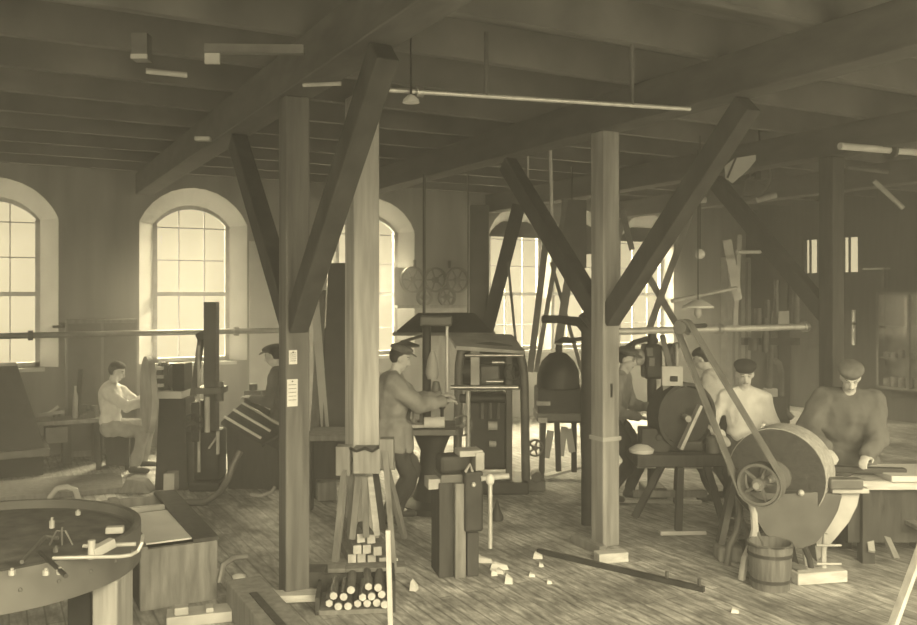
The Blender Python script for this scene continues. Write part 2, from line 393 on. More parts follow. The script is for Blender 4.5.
rod('shaft_end', 'dim bar end glinting below the high pale sheet', 'shaft', at(757,200,11.4), at(776,195,11.4), .04, m_casl)
# vertical rods hanging in front of the centre windows
rod('drop_rod', 'thin bright vertical rod hanging before the middle of the ceiling', 'rod', at(528,150,9.2), at(528,190,9.2), .012, m_rod)
rod('drop_rod', 'long bright vertical rod dropping behind the long brace', 'rod', at(550,132,9.3), at(552,225,9.3), .018, m_sheet)

# long horizontal pipes
t = T('steam_pipe', 'long horizontal pipe carried along the wall past the arched windows', 'pipe', loc=(-2.5,12.55,H-44/79+.02), rot=0)
L_ = 6.5
MB().cyl((0,0,0),(L_,0,0),.04,seg=12).build('bar', m_mid, t.o, smooth=True)
for k in (.45,.86): MB().cyl((L_*k,0,0),(L_*k+.06,0,0),.065,seg=12).build('flange', m_iron, t.o, smooth=True)
for k in (.3,.75): MB().cyl((L_*k,0,0),(L_*k,.56,.0),.014,seg=8).build('bracket', m_iron, t.o)
t = T('counter_shaft', 'long bright countershaft spanning between the two far posts', 'shaft', loc=(PX[1]+.06,PY+.13,1.86), rot=0)
L_ = PX[2]-PX[1]-.25
MB().cyl((0,0,0),(L_,0,0),.032,seg=12).build('bar', m_rod, t.o, smooth=True)
for k in (.38,.52,.97): MB().cyl((L_*k,0,0),(L_*k+.05,0,0),.055,seg=14).build('collar', m_steel, t.o, smooth=True)
MB().b2(-.08,.1,-.06,.04,-.05,.05).build('bearing', m_mid, t.o, bevel=.01)
struct('painted_wall_light_1', MB().b2(3.45,4.45,YW-.03,YW,.0,3.0), m_sheet)  # added pale panel: daylight on this stretch of wall, put into colour

pts_ = [(725,166),(735,158),(761,154),(748,170),(733,183),(726,178)]
A_ = [at(x,y,9.9-.004*(x-725)) for x,y in pts_]; B_ = [v+Vector((.02,.03,0)) for v in A_]  # made-up pale sheet standing for an unidentified bright patch
t = T('bright_patch', 'made-up pale sheet for a bright patch high beside the dark brace', 'reflector', loc=A_[0], rot=0)
MB().loft([v-t.loc for v in A_],[v-t.loc for v in B_]).build('patch_sheet', m_sheet, t.o); MB().bar(A_[1]-t.loc+Vector((.01,.0,0)),A_[5]-t.loc-Vector((.0,.02,0)),.03,.02).build('stay', m_iron, t.o)
MB().cyl(A_[2]-t.loc,A_[2]-t.loc+Vector((0,.05,.5)),.012,seg=6).build('hanger', m_iron, t.o)
# ---------------------------------------------------------------- people
def baked(mb, name, mats, parent, voxel, smooth=3, paint=None, fold=0):
    me = bpy.data.meshes.new(name); mb.bm.to_mesh(me); mb.bm.free()
    o = bpy.data.objects.new(name, me); C.objects.link(o)
    md = o.modifiers.new('r','REMESH'); md.mode = 'VOXEL'; md.voxel_size = voxel
    if smooth: sm = o.modifiers.new('s','SMOOTH'); sm.factor = .5; sm.iterations = smooth
    dg = bpy.context.evaluated_depsgraph_get(); dg.update()
    nm = bpy.data.meshes.new_from_object(o.evaluated_get(dg)); o.modifiers.clear(); o.data = nm; nm.name = name
    nm.materials.clear()
    for m in mats: nm.materials.append(m)
    for p in nm.polygons:
        p.use_smooth = True
        p.material_index = paint(p.center) if paint else 0
    if fold:
        from mathutils import noise
        off = [v.normal*(noise.noise((v.co.x*13,v.co.y*13,v.co.z*4+fold))*.020+noise.noise((v.co.x*22+5,v.co.y*22,v.co.z*14+fold))*.008) for v in nm.vertices]
        for v, d in zip(nm.vertices, off): v.co += d
    o.parent = parent; return o
def ik(a, b, l1, l2, pole):
    a, b, pole = Vector(a), Vector(b), Vector(pole); d = b-a; L = min(d.length, (l1+l2)*.995); d.normalize(); b = a+d*L
    x = (l1*l1-l2*l2+L*L)/(2*L); h = math.sqrt(max(l1*l1-x*x, 0)); p = pole-d*pole.dot(d); p.normalize()
    return a+d*x+p*h, b
def hand(mb, wrist, d, side, curl=.9, palm=(0,0,-1)):
    d = Vector(d).normalized(); n = Vector(palm); n = (n-d*n.dot(d)).normalized(); t = n.cross(d)*side   # t: towards the thumb
    R = Matrix((d, t, n)).transposed()
    mb.ell(wrist+d*.045, (.052,.042,.017), R)
    for k, ln in enumerate((.07,.078,.074,.058)):
        p = wrist+d*.085+t*(.03-.02*k); c = d*math.cos(curl*.5)+n*math.sin(curl*.5); q = p+c*ln*.5
        c2 = d*math.cos(curl*1.3)+n*math.sin(curl*1.3); mb.limb(p-d*.02, q, .0095, .009, 8); mb.limb(q, q+c2*ln*.5, .009, .0075, 8)
    p = wrist+d*.03+t*.035; q = p+(d*.6+t*.7).normalized()*.04; mb.limb(p, q, .012, .0105, 8); mb.limb(q, q+(d*.9+n*.4).normalized()*.032, .0105, .008, 8)
def rotm(yaw, pitch): return Matrix.Rotation(yaw,3,'Z') @ Matrix.Rotation(pitch,3,'Y')   # pitch > 0 looks down, forward = +x
def person(label, loc, rot, hip, neck, head, hands, feet, shirt=m_white, trousers=m_trou, yaw=0, pitch=.3, group=None, hat='cap', hatm=m_cap, k=1.0,
           elbows=None, sh_turn=0, loose=1.0, coat=0, knees=None, roll=0):
    """joints in metres in the figure's own frame: x forward, y to its own left side"""
    t = T('person', label, 'person', loc=loc, rot=rot)
    hip, neck, head = Vector(hip), Vector(neck), Vector(head)
    up = (neck-hip).normalized(); lat = Matrix.Rotation(sh_turn,3,'Z') @ Vector((0,1,0)); lat = (lat-up*lat.dot(up)).normalized(); fw = lat.cross(up)
    RT = Matrix((fw, lat, up)).transposed()
    body, sh, tr = MB(), MB(), MB(); HR = rotm(yaw, pitch)
    mid = hip.lerp(neck,.45)
    # torso
    chest = hip.lerp(neck,.68)-fw*.01
    body.ell(chest,(.10,.155,.19),RT); body.ell(mid,(.09,.13,.16),RT); body.ell(hip,(.10,.15,.12),RT); body.limb(neck-up*.05,head-HR@Vector((.01,0,.06)),.06,.052)
    sh.ell(chest,(.135*loose,.195*loose,.22),RT); sh.ell(mid,(.13*loose,.18*loose,.2),RT); sh.ell(hip+up*.05,(.135*loose,.175*loose,.13),RT)
    sh.ell(neck-up*.03,(.075,.085,.05),RT)
    if coat: sh.cyl(hip+up*.08, hip-up*coat, .16*loose, .19*loose, 18); sh.ell(hip-up*coat*.6,(.16*loose,.19*loose,.12),RT)
    tr.ell(hip,(.125,.172,.13),RT)
    # head
    body.ell(head+HR@Vector((-.012,0,.022)),(.096,.076,.098),HR); body.ell(head+HR@Vector((.02,0,-.045)),(.066,.056,.066),HR); body.ell(head+HR@Vector((.05,0,-.085)),(.028,.03,.022),HR)
    body.limb(head+HR@Vector((.083,0,.012)),head+HR@Vector((.103,0,-.028)),.009,.014,8)
    body.ell(head+HR@Vector((.078,0,-.055)),(.012,.026,.008),HR)
    body.ell(head+HR@Vector((.074,0,.03)),(.016,.05,.009),HR)
    for s in (1,-1): body.ell(head+HR@Vector((-.005,.077*s,-.002)),(.02,.008,.032),HR); body.ell(head+HR@Vector((.068,.03*s,.012)),(.014,.014,.009),HR)
    # arms
    for i, s in enumerate((1,-1)):
        S = neck+lat*.185*s-up*.055; h = Vector(hands[i]); pole = elbows[i] if elbows else (-.6,.5*s,-.8)
        E, h = ik(S, h, .31*k, .27*k, pole)
        body.limb(S,E,.045,.037); body.limb(E,h,.037,.025); hand(body, h, (h-E), -s, .9)
        cu = E.lerp(h,.9); sh.limb(S,E,.078*loose,.064*loose); sh.limb(E,cu,.064*loose,.045*loose); sh.limb(neck.lerp(S,.3),S,.085,.078*loose)
    # legs
    for i, s in enumerate((1,-1)):
        J = hip+Vector((0,.095*s,-.04)); A = Vector(feet[i])+Vector((0,0,.09)); Kn, A = ik(J, A, .43*k, .43*k, knees[i] if knees else (1,.1*s,0))
        body.limb(J,Kn,.075,.052); body.limb(Kn,A,.05,.036); body.limb(A,A+Vector((.1,0,-.055)),.036,.03)
        tr.limb(J,Kn,.105,.078); tr.limb(Kn,A.lerp(Kn,.08),.078,.062)
        f = MB(); f.limb(A+Vector((-.03,0,-.045)),A+Vector((.05,0,-.045)),.044,.042); f.limb(A+Vector((.05,0,-.045)),A+Vector((.15,0,-.055)),.042,.034); f.limb(A,A+Vector((-.02,0,-.04)),.05,.046)
        baked(f,'boot',[m_boot],t.o,.014,2)
    HI = HR.inverted()
    def paint(c):
        q = HI @ (Vector(c)-head)
        if q.length < .16 and q.x > .055:
            if abs(q.z-.012) < .006 and .018 < abs(q.y) < .040: return 1
            if abs(q.z-.031) < .004 and .014 < abs(q.y) < .05: return 1
            if abs(q.z+.056) < .006 and abs(q.y) < .024: return 2
        return 0
    o = baked(body,'body',[m_skin,m_dark,m_lip],t.o,.0095,2,paint)
    baked(sh,'jacket' if coat else 'shirt',[shirt],t.o,.016,4,None,1.7+loc[0]); baked(tr,'trousers',[trousers],t.o,.016,4,None,2.9+loc[0])
    hb = MB(); hb.ell(head+HR@Vector((-.03,0,.03)),(.088,.083,.1),HR); hb.ell(head+HR@Vector((-.01,0,.075)),(.092,.078,.055),HR); baked(hb,'hair',[m_hair],t.o,.011,2)
    if hat == 'cap':
        f = MB(); f.ell(head+HR@Vector((-.012,0,.1)),(.118,.104,.038),HR); f.ell(head+HR@Vector((-.012,0,.08)),(.103,.088,.045),HR)
        c = baked(f,'cap',[hatm],t.o,.012,3); v = MB(); v.ell(head+HR@Vector((.1,0,.072)),(.055,.075,.009),HR@Matrix.Rotation(.25,3,'Y')); v.build('cap_peak',hatm,c,smooth=True)
    elif hat == 'beret':
        f = MB(); f.ell(head+HR@Vector((-.01,.0,.092)),(.118,.108,.05),HR); f.ell(head+HR@Vector((-.01,0,.06)),(.105,.09,.05),HR); baked(f,'beret',[hatm],t.o,.012,3)
    return t
def gp(px,py): return ground(px,py)
# seated workman at the great wheel
person('seated workman in pale shirt holding a large upright wheel by the arched window', gp(112,472), CAM+.12,
    (-.02,0,.60), (-.01,0,1.07), (.06,0,1.24), [(.46,.07,.98),(.46,-.10,.92)], [(.34,.12,.03),(.30,-.14,.0)], m_white, m_troul, 0, .35, hat=None, elbows=[(-.2,.3,-1),(-.2,-.3,-1)], knees=[(1,0,.8),(1,0,.8)])
# one mostly behind the noticed post
person('workman in dark coat half hidden behind the post with the paper notices', gp(283,478), CAM+PI-.1,
    (-.02,0,.82), (.06,0,1.28), (.13,0,1.46), [(.32,.2,.98),(.34,-.18,1.0)], [(.1,.12,0),(-.1,-.12,0)], m_smock, m_trou, 0, .3, hat='cap', coat=.1)
# standing man at the drill
person('capped man in grey jacket reaching out to the drill table', gp(391,521), CAM+.12,
    (-.0,0,.89), (.02,0,1.40), (.09,0,1.575), [(.50,.12,1.19),(.50,-.14,1.17)], [(.08,.12,0),(-.06,-.12,0)], m_jack, m_trou, 0, .3, hat='cap', hatm=m_capg, loose=1.25, coat=.2, elbows=[(-.1,.5,-1),(-.1,-.6,-1)])
# behind the pale post
person('dark clothed young worker stooping over a machine beside the pale post', gp(622,500), CAM-.4,
    (-.08,0,.86), (.0,0,1.33), (.06,0,1.50), [(.30,.2,.98),(.24,-.2,.92)], [(.05,.12,0),(-.12,-.12,0)], m_jack, m_trou, -.2, .25, hat='cap', hatm=m_capg)
person('bare headed workman in pale shirt turned away with rolled sleeves', gp(720,500), CAM+PI-.45,
    (-.03,0,.88), (.10,0,1.34), (.19,0,1.50), [(.36,.2,.95),(.40,-.16,.98)], [(.05,.12,0),(-.12,-.12,0)], m_white, m_trou, 0, .45, hat=None, loose=1.1)
person('workman in black cap and pale shirt looking down beside the grindstone', gp(744,527), CAM-PI/2-.2,
    (-.02,0,.84), (.02,0,1.27), (.07,0,1.445), [(.26,.16,.96),(.20,-.22,.88)], [(.05,.12,0),(-.05,-.12,0)], m_white, m_trou, 0, .3, hat='beret', hatm=m_cap, loose=.92)
person('stout man in dark smock and round cap bending over the table edge', gp(848,549), CAM-PI/2-.3,
    (-.12,0,.86), (.04,0,1.33), (.15,0,1.49), [(.36,.10,.88),(.30,-.20,.90)], [(.02,.14,0),(-.12,-.14,0)], m_smock, m_trou, .0, .6, hat='beret', hatm=m_capg, loose=1.5, coat=.22, elbows=[(-.25,.6,-1),(-.2,-.9,-.5)])
# ---------------------------------------------------------------- forge hearth with its iron work (near end of the shop)
hc = at(-13, 525, 5.1); hx, hy = hc.x, hc.y; HZ = .80
t = T('forge_hearth', 'wide round iron hearth table strewn with bent bars, standing on a pale block', 'forge', loc=(hx,hy,0), rot=CAM)
MB().lathe([(.80,.58),(.85,.58),(.85,.80),(.81,.80),(.81,.745),(.0,.745)],56).build('hearth_pan', m_tub, t.o, smooth=True)
MB().ell((0,0,.745),(.79,.79,.035),None,30,8).build('ash_bed', m_ash, t.o, smooth=True)
m = MB()
for k in range(28):
    a = 2*PI*k/28; m.ell((.852*math.cos(a),.852*math.sin(a),.69),.011,None,6,5)
m.build('rivet', m_mid, t.o)
MB().b2(.70,.84,-.2,.05,0,.58).build('pedestal', m_post, t.o, bevel=.01)
for (x,y) in ((-.5,.3),(.35,.5),(-.55,-.3)): MB().b2(x-.07,x+.07,y-.07,y+.07,0,.58).build('leg', m_iron, t.o)
def hearth(px,py,up=.0): return high(px,py,HZ+up)
def on_hearth(name, label, cat, pts, r, m, group=None):
    return world_one(name, label, cat, MB().tube([hearth(*q) for q in pts], r), m, group, smooth=True)
on_hearth('bent_rod', 'long bright rod with an upturned end lying across the hearth', 'rod', [(143,536,.1),(142,543,.08),(138,551,.04),(131,555,.03),(120,556.5,.02),(95,557,.02),(53,558,.02)], .010, m_rod)
on_hearth('straight_rod', 'straight thin rod resting across the hearth behind the bent one', 'rod', [(83,546,.01),(136,544,.01)], .011, m_casl)
on_hearth('straight_rod', 'dim rod lying slantwise over the hearth towards its rim', 'rod', [(40,552,.02),(66,576,.02)], .012, m_iron)
on_hearth('tongs', 'crossed iron tongs lying open on the hearth', 'tongs', [(22,562,.02),(45,537,.03),(58,538,.03)], .011, m_mid)
one('clamp', 'small pale clamp gripping the bent rod on the hearth', 'clamp', MB().bar((-.04,-.05,.03),(.03,.05,.06),.05,.05).cyl((-.045,-.05,.0),(-.045,-.05,.1),.02,seg=10), m_casl, hearth(104,556), bevel=.004)
one('iron_billet', 'white oblong billet lying alone on the hearth', 'billet', MB().box((0,0,.02),(.10,.055,.04),rz=.2), m_casl, hearth(115,533), bevel=.008)
for k,(px,py,l) in enumerate(((12,575,'small bright nut near the front rim of the hearth'),(46,575,'small pale nut beside the slanting rod end'),(60,574,'bright washer stack at the slanting rod end'),(52,528,'upright bolt standing in the hearth ash'),(78,515,'cluster of pale scrap at the back of the hearth'),(56,552,'lump of clinker in the hearth middle'))):
    one('iron_nut', l, 'nut', MB().cyl((0,0,0),(0,0,.025+.02*(k==3)),.016,seg=6).cyl((0,0,0),(0,0,.035+.03*(k==3)),.008,seg=8), m_casl if k!=5 else m_mid, hearth(px,py))
t = T('hearth_stand', 'light iron standing bracket upright on the hearth', 'bracket', loc=hearth(62,545), rot=CAM)
MB().cyl((0,0,0),(0,0,.10),.006,seg=8).build('stem', m_mid, t.o); MB().tube([(-.07,0,.0),(-.03,0,.08),(.02,0,.08),(.06,0,.0)],.006).build('hoop', m_mid, t.o)
# bent hoop on the floor behind
t = T('bent_hoop', 'pale bent iron hoop standing on the floor behind the hearth', 'hoop', 63, 510)
MB().tube([(t.x(48),0,0),(t.x(50),0,.13),(t.x(57),0,.22),(t.x(66),.02,.23),(t.x(74),.03,.2),(t.x(80),.05,0)],.028).build('hoop', m_casl, t.o, smooth=True)
one('floor_board', 'wide pale floor board lying before the dark hopper', 'board', MB().b2(-1.9,.62,-.05,.85,0,.05), m_oldw, ground(62,496), rot=-.1)

# ---------------------------------------------------------------- trough
c0 = ground(140,612); 
tl = 1.70; tw = .53; thh = .425
t = T('wooden_trough', 'open wooden trough with thick rim holding a pale sheet', 'trough', loc=(c0.x,c0.y,0), rot=0)
MB().b2(0,tw,0,.05,0,thh).build('end_panel', m_oldw, t.o, bevel=.006); MB().b2(0,tw,tl-.05,tl,0,thh).build('end_panel', m_oldw, t.o, bevel=.006)
MB().b2(0,.05,.05,tl-.05,0,thh).build('side_panel', m_dkw, t.o); MB().b2(tw-.05,tw,.05,tl-.05,0,thh).build('side_panel', m_dkw, t.o)
MB().b2(.05,tw-.05,.05,tl-.05,0,.04).build('bottom', m_dkw, t.o)
MB().b2(tw-.17,tw+.01,.0,tl,thh,thh+.03).build('ledge', m_dkw, t.o, bevel=.005)
MB().b2(-.02,.05,0,tl,thh,thh+.02).build('rim', m_oldw, t.o)
MB().b2(.0,tw-.17,1.15,1.20,thh-.01,thh+.03).build('cross_bar', m_casl, t.o, bevel=.004)
one('pale_sheet', 'bright pale sheet lying sloped inside the wooden trough', 'sheet', MB().box((0,0,0),(.31,1.0,.012),rx=-.02), m_sheet, (c0.x+.205,c0.y+.56,.437), rot=0)
tag(MB().b2(0,.42,0,.18,0,.07).b2(.05,.14,.02,.1,.07,.12).b2(.25,.3,.02,.12,.07,.1).build('scrap_block', m_casl, loc=ground(205,622)-Vector((.25,0,0)), rz=-.2, bevel=.006), 'pale scrap block on the floor in front of the trough', 'wood block')

# ---------------------------------------------------------------- long floor baulk and planks near the noticed post
c0 = ground(226,612)
t = T('timber_baulk', 'long square baulk lying on the floor and running out under the view', 'baulk', loc=(c0.x,c0.y,0), rot=0)
MB().b2(0,.24,-1.6,.0,0,.22).build('baulk', m_oldw, t.o, bevel=.01); MB().b2(.07,.12,-1.6,-.35,.215,.228).build('groove', m_dkw, t.o)
MB().tube([(-.05,-.02,.22),(-.02,.0,.33),(.06,.03,.36),(.16,.05,.35)],.022).build('hook', m_mid, t.o, smooth=True)
one('paper_scrap', 'pale scrap lying on the floor by the baulk', 'scrap', MB().lathe([(0,0),(.05,.0),(.055,.018),(.02,.03),(0,.03)],9), m_sheet, ground(239,578)+Vector((0,0,.0)))
one('pale_board', 'short pale board lying at the foot of the noticed post', 'board', MB().box((0,0,.05),(.36,.14,.05),rz=.12), m_plank, ground(294,603), bevel=.006)
one('wood_block', 'dark block standing beside the foot of the noticed post', 'wood block', MB().b2(-.11,.11,-.1,.1,0,.17), m_dkw, ground(311,591), bevel=.008)
one('floor_plank', 'broad plank laid across the floor between the sawhorse and the crate', 'plank', MB().box((0,0,.03),(.95,.16,.05),rz=.14), m_oldw, ground(345,573), bevel=.006)
one('wood_block', 'pale block resting on the plank end by the noticed post', 'wood block', MB().b2(-.13,.16,-.1,.1,0,.10), m_oldw, ground(325,578), rot=CAM+.1, bevel=.006)

# ---------------------------------------------------------------- sawhorse trestle in front of the broad column
t = T('sawhorse', 'tall splay legged sawhorse with two upright stubs before the broad column', 'trestle', 367, 566)
t.o['label'] = 'tall splay legged sawhorse with upright stubs before the broad column'
X, Z = t.x, t.z
MB().b2(X(354),X(381),-.08,.10,Z(472),Z(447)).build('head_block', m_post, t.o, bevel=.008)
MB().b2(X(337),X(351),-.08,.05,Z(474),Z(445)).build('stub', m_post, t.o, bevel=.006); MB().b2(X(380),X(394),-.06,.08,Z(468),Z(438)).build('stub', m_post, t.o, bevel=.006)
MB().b2(X(338),X(395),.0,.06,Z(470),Z(462)).build('rail', m_oldw, t.o)
for a_, b_ in (((346,468,-.06),(338,566,-.22)),((350,460,.06),(345,548,.3)),((386,450,-.06),(396,562,-.2)),((381,450,.06),(402,548,.3))):
    MB().bar(t.p(*a_), t.p(b_[0],b_[1],b_[2]) , .045, .045).build('leg', m_oldw, t.o)
m = MB(); m.tube([t.p(351,446,-.09),t.p(358,449,-.1),t.p(366,446,-.1),t.p(374,449,-.1),t.p(380,445,-.09)],.012); m.build('rope', m_hair, t.o)
for k,(a_,b_) in enumerate((((358,478),(352,540)),((364,478),(366,538)),((370,478),(377,536)),((375,474),(383,530)))):
    one('leaning_lath', ['split lath leaning in the sawhorse, outermost by the noticed post','split lath leaning upright in the sawhorse middle','narrow lath leaning in the sawhorse beside the middle one','broad lath leaning inside the sawhorse by the drill side'][k], 'lath', MB().bar(t.p(a_[0],a_[1],.05)-Vector((0,0,0)), t.p(b_[0],b_[1],.02), .05, .02), [m_oldw,m_oldw,m_plank,m_dkw][k], t.loc)
# square bars stacked under the sawhorse
sb = ground(374,566); n = 0
spots = [(0,0),(.085,0),(.17,0),(.255,0),(.34,0),(.04,.082),(.125,.082),(.21,.082),(.08,.164),(.165,.164)]
for i,(x,z) in enumerate(spots):
    l = random.uniform(-.05,.05)
    o = MB().box((0,.3+l,.038),(.07,.66,.074)).build('square_bar', m_oldw, bevel=.003)
    MB().box((0,-.033+l,.038),(.066,.006,.07)).build('cut_end', m_endg, o)
    o.location = sb+Matrix.Rotation(CAM,3,'Z')@Vector((x-.2,.12-.25*x,z)); o.rotation_euler.z = CAM+.3+random.uniform(-.03,.03); tag(o, 'square timber bar with pale cut end stacked under the sawhorse', 'bar', 'square bars under the sawhorse')
# crate with round bars
t = T('low_crate', 'low open crate filled with round bar ends in front of the plank', 'crate', 354, 614, rot=CAM+.1)
X, Z = t.x, t.z
MB().b2(-.26,.26,0,.40,0,.03).build('bottom', m_oldw, t.o)
MB().bar((-.25,.0,.06),(-.25,.40,.06),.03,.12).build('side', m_dkw, t.o); MB().bar((.27,0,.11),(.27,.40,.11),.03,.22).build('side', m_dkw, t.o); MB().b2(-.25,.25,.37,.40,.03,.16).build('back', m_dkw, t.o)
rows = [(-.17,-.105,-.04,.025,.09,.155,.21),(-.14,-.07,.06,.12,.19),(-.02,.10,.165)]
for r_, row in enumerate(rows):
    for x in row:
        l = random.uniform(-.04,.04); seg = random.choice((6,8,12))
        o = MB().cyl((0,0+l,.036),(0,.34+l,.036),.03,seg=seg).build('round_bar', m_mid); MB().cyl((0,-.004+l,.036),(0,0+l,.036),.026,seg=seg).build('cut_end', m_endg, o)
        o.location = t.loc+Matrix.Rotation(CAM+.1,3,'Z')@Vector((x,.0,.03+r_*.056)); o.rotation_euler.z = CAM+.1+random.uniform(-.04,.04)
        tag(o, 'bar with pale cut end lying in the low crate', 'bar', 'bars in the low crate')
one('wooden_stake', 'slender pale stake standing upright beside the low crate', 'stake', MB().bar((0,0,0),(-.02,.02,.72),.032,.032), m_lath, ground(391,646), bevel=.004)

# ---------------------------------------------------------------- dark hopper and wall bench behind the seated man
t = T('coal_hopper', 'big dark sloping sided hopper standing by the end of the wall bench', 'hopper', 5, 478, rot=0)
X, Z = (lambda p: t.x(p)*.89), t.z
MB().loft([(X(-60),-.1,Z(458)),(X(48),-.1,Z(458)),(X(48),.9,Z(458)),(X(-60),.9,Z(458))],[(X(-60),.3,Z(368)),(X(18),.3,Z(368)),(X(18),.9,Z(368)),(X(-60),.9,Z(368))]).build('hood', m_iron, t.o)
MB().b2(X(-60),X(50),-.14,.95,Z(458),Z(450)).build('lip', m_mid, t.o, bevel=.01)
MB().b2(X(-60),X(44),0,.9,0,Z(458)).build('body', m_black, t.o)
t = T('wall_bench', 'cluttered workbench along the wall behind the seated workman', 'workbench', 62, 462, rot=0)
X, Z = (lambda p: t.x(p)*.89), t.z
MB().b2(X(20),X(104),-.28,.2,Z(418)-.05,Z(418)).build('bench_top', m_oldw, t.o)
for px in (30,66,98): MB().b2(X(px)-.05,X(px)+.05,-.22,.15,0,Z(418)-.05).build('leg', m_dkw, t.o)
MB().b2(X(44),X(66),-.26,.15,Z(440),Z(424)).build('drawer', m_mid, t.o, bevel=.01)
BZ = Z(418)
def bench(name,label,cat,px,mb,m,y=.1,**k): return one(name,label,cat,mb,m,t.loc+Vector((t.x(px)*.89,y-.2,BZ)),**k)
bench('oil_bottle','tall pale bottle standing on the cluttered wall bench','bottle',75,MB().lathe([(.03,0),(.035,.02),(.035,.28),(.015,.36),(.015,.42),(0,.42)],12),m_casl,smooth=True)
bench('iron_bar','dark bar standing upright behind the pale bottle','bar',78,MB().bar((0,0,0),(.0,.1,.62),.05,.04),m_iron,y=.22)
bench('hand_plane','pale long bladed tool lying on the wall bench','tool',46,MB().bar((-.22,0,.05),(.2,.05,.10),.05,.04).bar((.02,0,.08),(.1,.1,.16),.03,.03),m_casl)
bench('bench_vise','small iron vise on the far end of the wall bench','vise',90,MB().b2(-.08,.1,-.06,.06,0,.09).b2(-.1,-.02,-.05,.05,.09,.17).b2(.03,.09,-.05,.05,.09,.16).cyl((-.02,-.2,.06),(-.02,.1,.06),.014,seg=8),m_mid,bevel=.006)
bench('tin_can','grey tin can on the wall bench near the hopper','can',57,MB().lathe([(.045,0),(.045,.12),(.05,.125),(0,.125)],14),m_mid,y=.25,smooth=True)
for k,(px,py,l) in enumerate(((66,325,'small shelf bracket on the wall between arched windows holding a pan'),)):
    q = Vector((wallx(px),YW-.0,H-(py-HY)/72)); tt = T('wall_shelf', l, 'shelf', loc=q, rot=0)
    MB().b2(-.17,.17,-.16,0,-.03,0).build('board', m_dkw, tt.o); MB().lathe([(.06,0),(.1,.03),(.1,.04),(0,.04)],14,c=(0,-.08,0)).build('pan', m_mid, tt.o)
tt = T('tool_rack', 'tall narrow dark locker against the wall behind the seated workman', 'locker', loc=(wallx(92),YW-.32,0), rot=0)
MB().b2(-.35,.55,0,.3,0,1.85).build('case', m_oldw, tt.o); MB().b2(-.33,.08,-.02,0,.08,1.8).build('door', m_cast, tt.o); MB().b2(.12,.53,-.02,0,.08,1.8).build('door', m_cast, tt.o)
# stool
t = T('box_stool', 'low dark box stool under the seated workman', 'stool', 110, 470)
X, Z = t.x, t.z
MB().b2(X(96),X(130),-.02,.36,Z(428),Z(422)).build('seat', m_dkw, t.o)
for (x,y) in ((X(98),.02),(X(127),.02),(X(98),.32),(X(127),.32)): MB().b2(x-.025,x+.025,y-.025,y+.025,0,Z(428)).build('leg', m_dkw, t.o)
MB().b2(X(98),X(128),.3,.33,Z(470),Z(430)).build('back_panel', m_dkw, t.o)

# ---------------------------------------------------------------- polishing lathe with the upright wheel
t = T('wheel_lathe', 'belt driven lathe with a large upright pale wheel before the seated workman', 'lathe', 170, 487)
X, Z = t.x, t.z
wl = t.o
fr = t.loc_of(t.loc+Vector((1,0,0)))
q = t.p(153,393,-.15)
MB().cyl(q-fr*.03,q+fr*.03,.43,seg=36).build('wheel', m_casl, wl, smooth=True)
MB().cyl(q+fr*.03,q+fr*.05,.26,seg=30).build('wheel_flange', m_mid, wl, smooth=True)
MB().cyl(q,q+fr*.38,.035,seg=12).build('spindle', m_steel, wl)
MB().loft([(X(159),-.15,0),(X(192),-.15,0),(X(192),.3,0),(X(159),.3,0)],[(X(162),-.1,Z(397)),(X(188),-.1,Z(397)),(X(188),.25,Z(397)),(X(162),.25,Z(397))]).build('pedestal', m_iron, wl, bevel=.01)
MB().b2(X(160),X(186),-.16,.2,Z(397),Z(390)).build('ledge', m_sheet, wl)
for py in (367,375.5,384): MB().b2(X(158),X(168),-.17,-.13,Z(py+1.6),Z(py-1.6)).build('slot_plate', m_sheet, wl)
cone = MB(); z0 = Z(377)
for k,(r_) in enumerate((.17,.15,.13)): cone.cyl(t.p(160+5*k,377,.05),t.p(165+5*k,377,.05),r_,seg=22)
cone.build('cone_pulley', m_mid, wl, smooth=True)
for k in range(3): MB().cyl(t.p(158+5.2*k,377,.05),t.p(159.6+5.2*k,377,.05),.178-.02*k,seg=22).build('pulley_flange', m_sheet, wl, smooth=True)
MB().b2(X(175),X(187),-.1,.2,Z(390),Z(363)).build('headstock', m_iron, wl, bevel=.01)
MB().b2(X(172),X(183),-.3,-.12,Z(486),Z(468)).build('foot_block', m_casl, wl, bevel=.01)

# ---------------------------------------------------------------- column drill
t = T('column_drill', 'tall column drilling machine with a handwheel beside the arched window', 'drill', 205, 488)
X, Z = t.x, t.z
MB().b2(X(205),X(217),-.06,.1,Z(470),Z(302)).build('column', m_cast, t.o, bevel=.008)
MB().b2(X(194),X(224),-.2,.3,0,.10).build('base', m_iron, t.o, bevel=.02)
MB().b2(X(196),X(221),-.1,.25,.1,Z(430)).build('body', m_iron, t.o, bevel=.03)
MB().bar(t.p(196,395,-.1),t.p(200,338,.05),.06,.05).build('arm', m_mid, t.o)
MB().bar(t.p(197,338,.02),t.p(205,334,.02),.08,.09).build('arm_head', m_iron, t.o)
MB().b2(X(200),X(226),-.2,.1,Z(392),Z(386)).build('table', m_mid, t.o)
MB().cyl(t.p(222,400,-.1),t.p(222,381,-.1),.045,seg=14).build('chuck', m_mid, t.o, smooth=True)
MB().cyl(t.p(202,470,-.12),t.p(202,345,-.12),.018,seg=8).build('spindle', m_casl, t.o); MB().cyl(t.p(211,430,-.15),t.p(211,395,-.15),.03,seg=10).build('screw', m_casl, t.o)
MB().wheel(t.p(199,420,-.22),.11,(.3,-1,0),.03,5,.03,.02).build('handwheel', m_iron, t.o)
MB().cyl(t.p(214,445,-.2),t.p(224,432,-.25),.014,seg=8).build('lever', m_casl, t.o); MB().cyl(t.p(224,450,-.25),t.p(224,428,-.25),.02,seg=8).build('grip', m_casl, t.o)
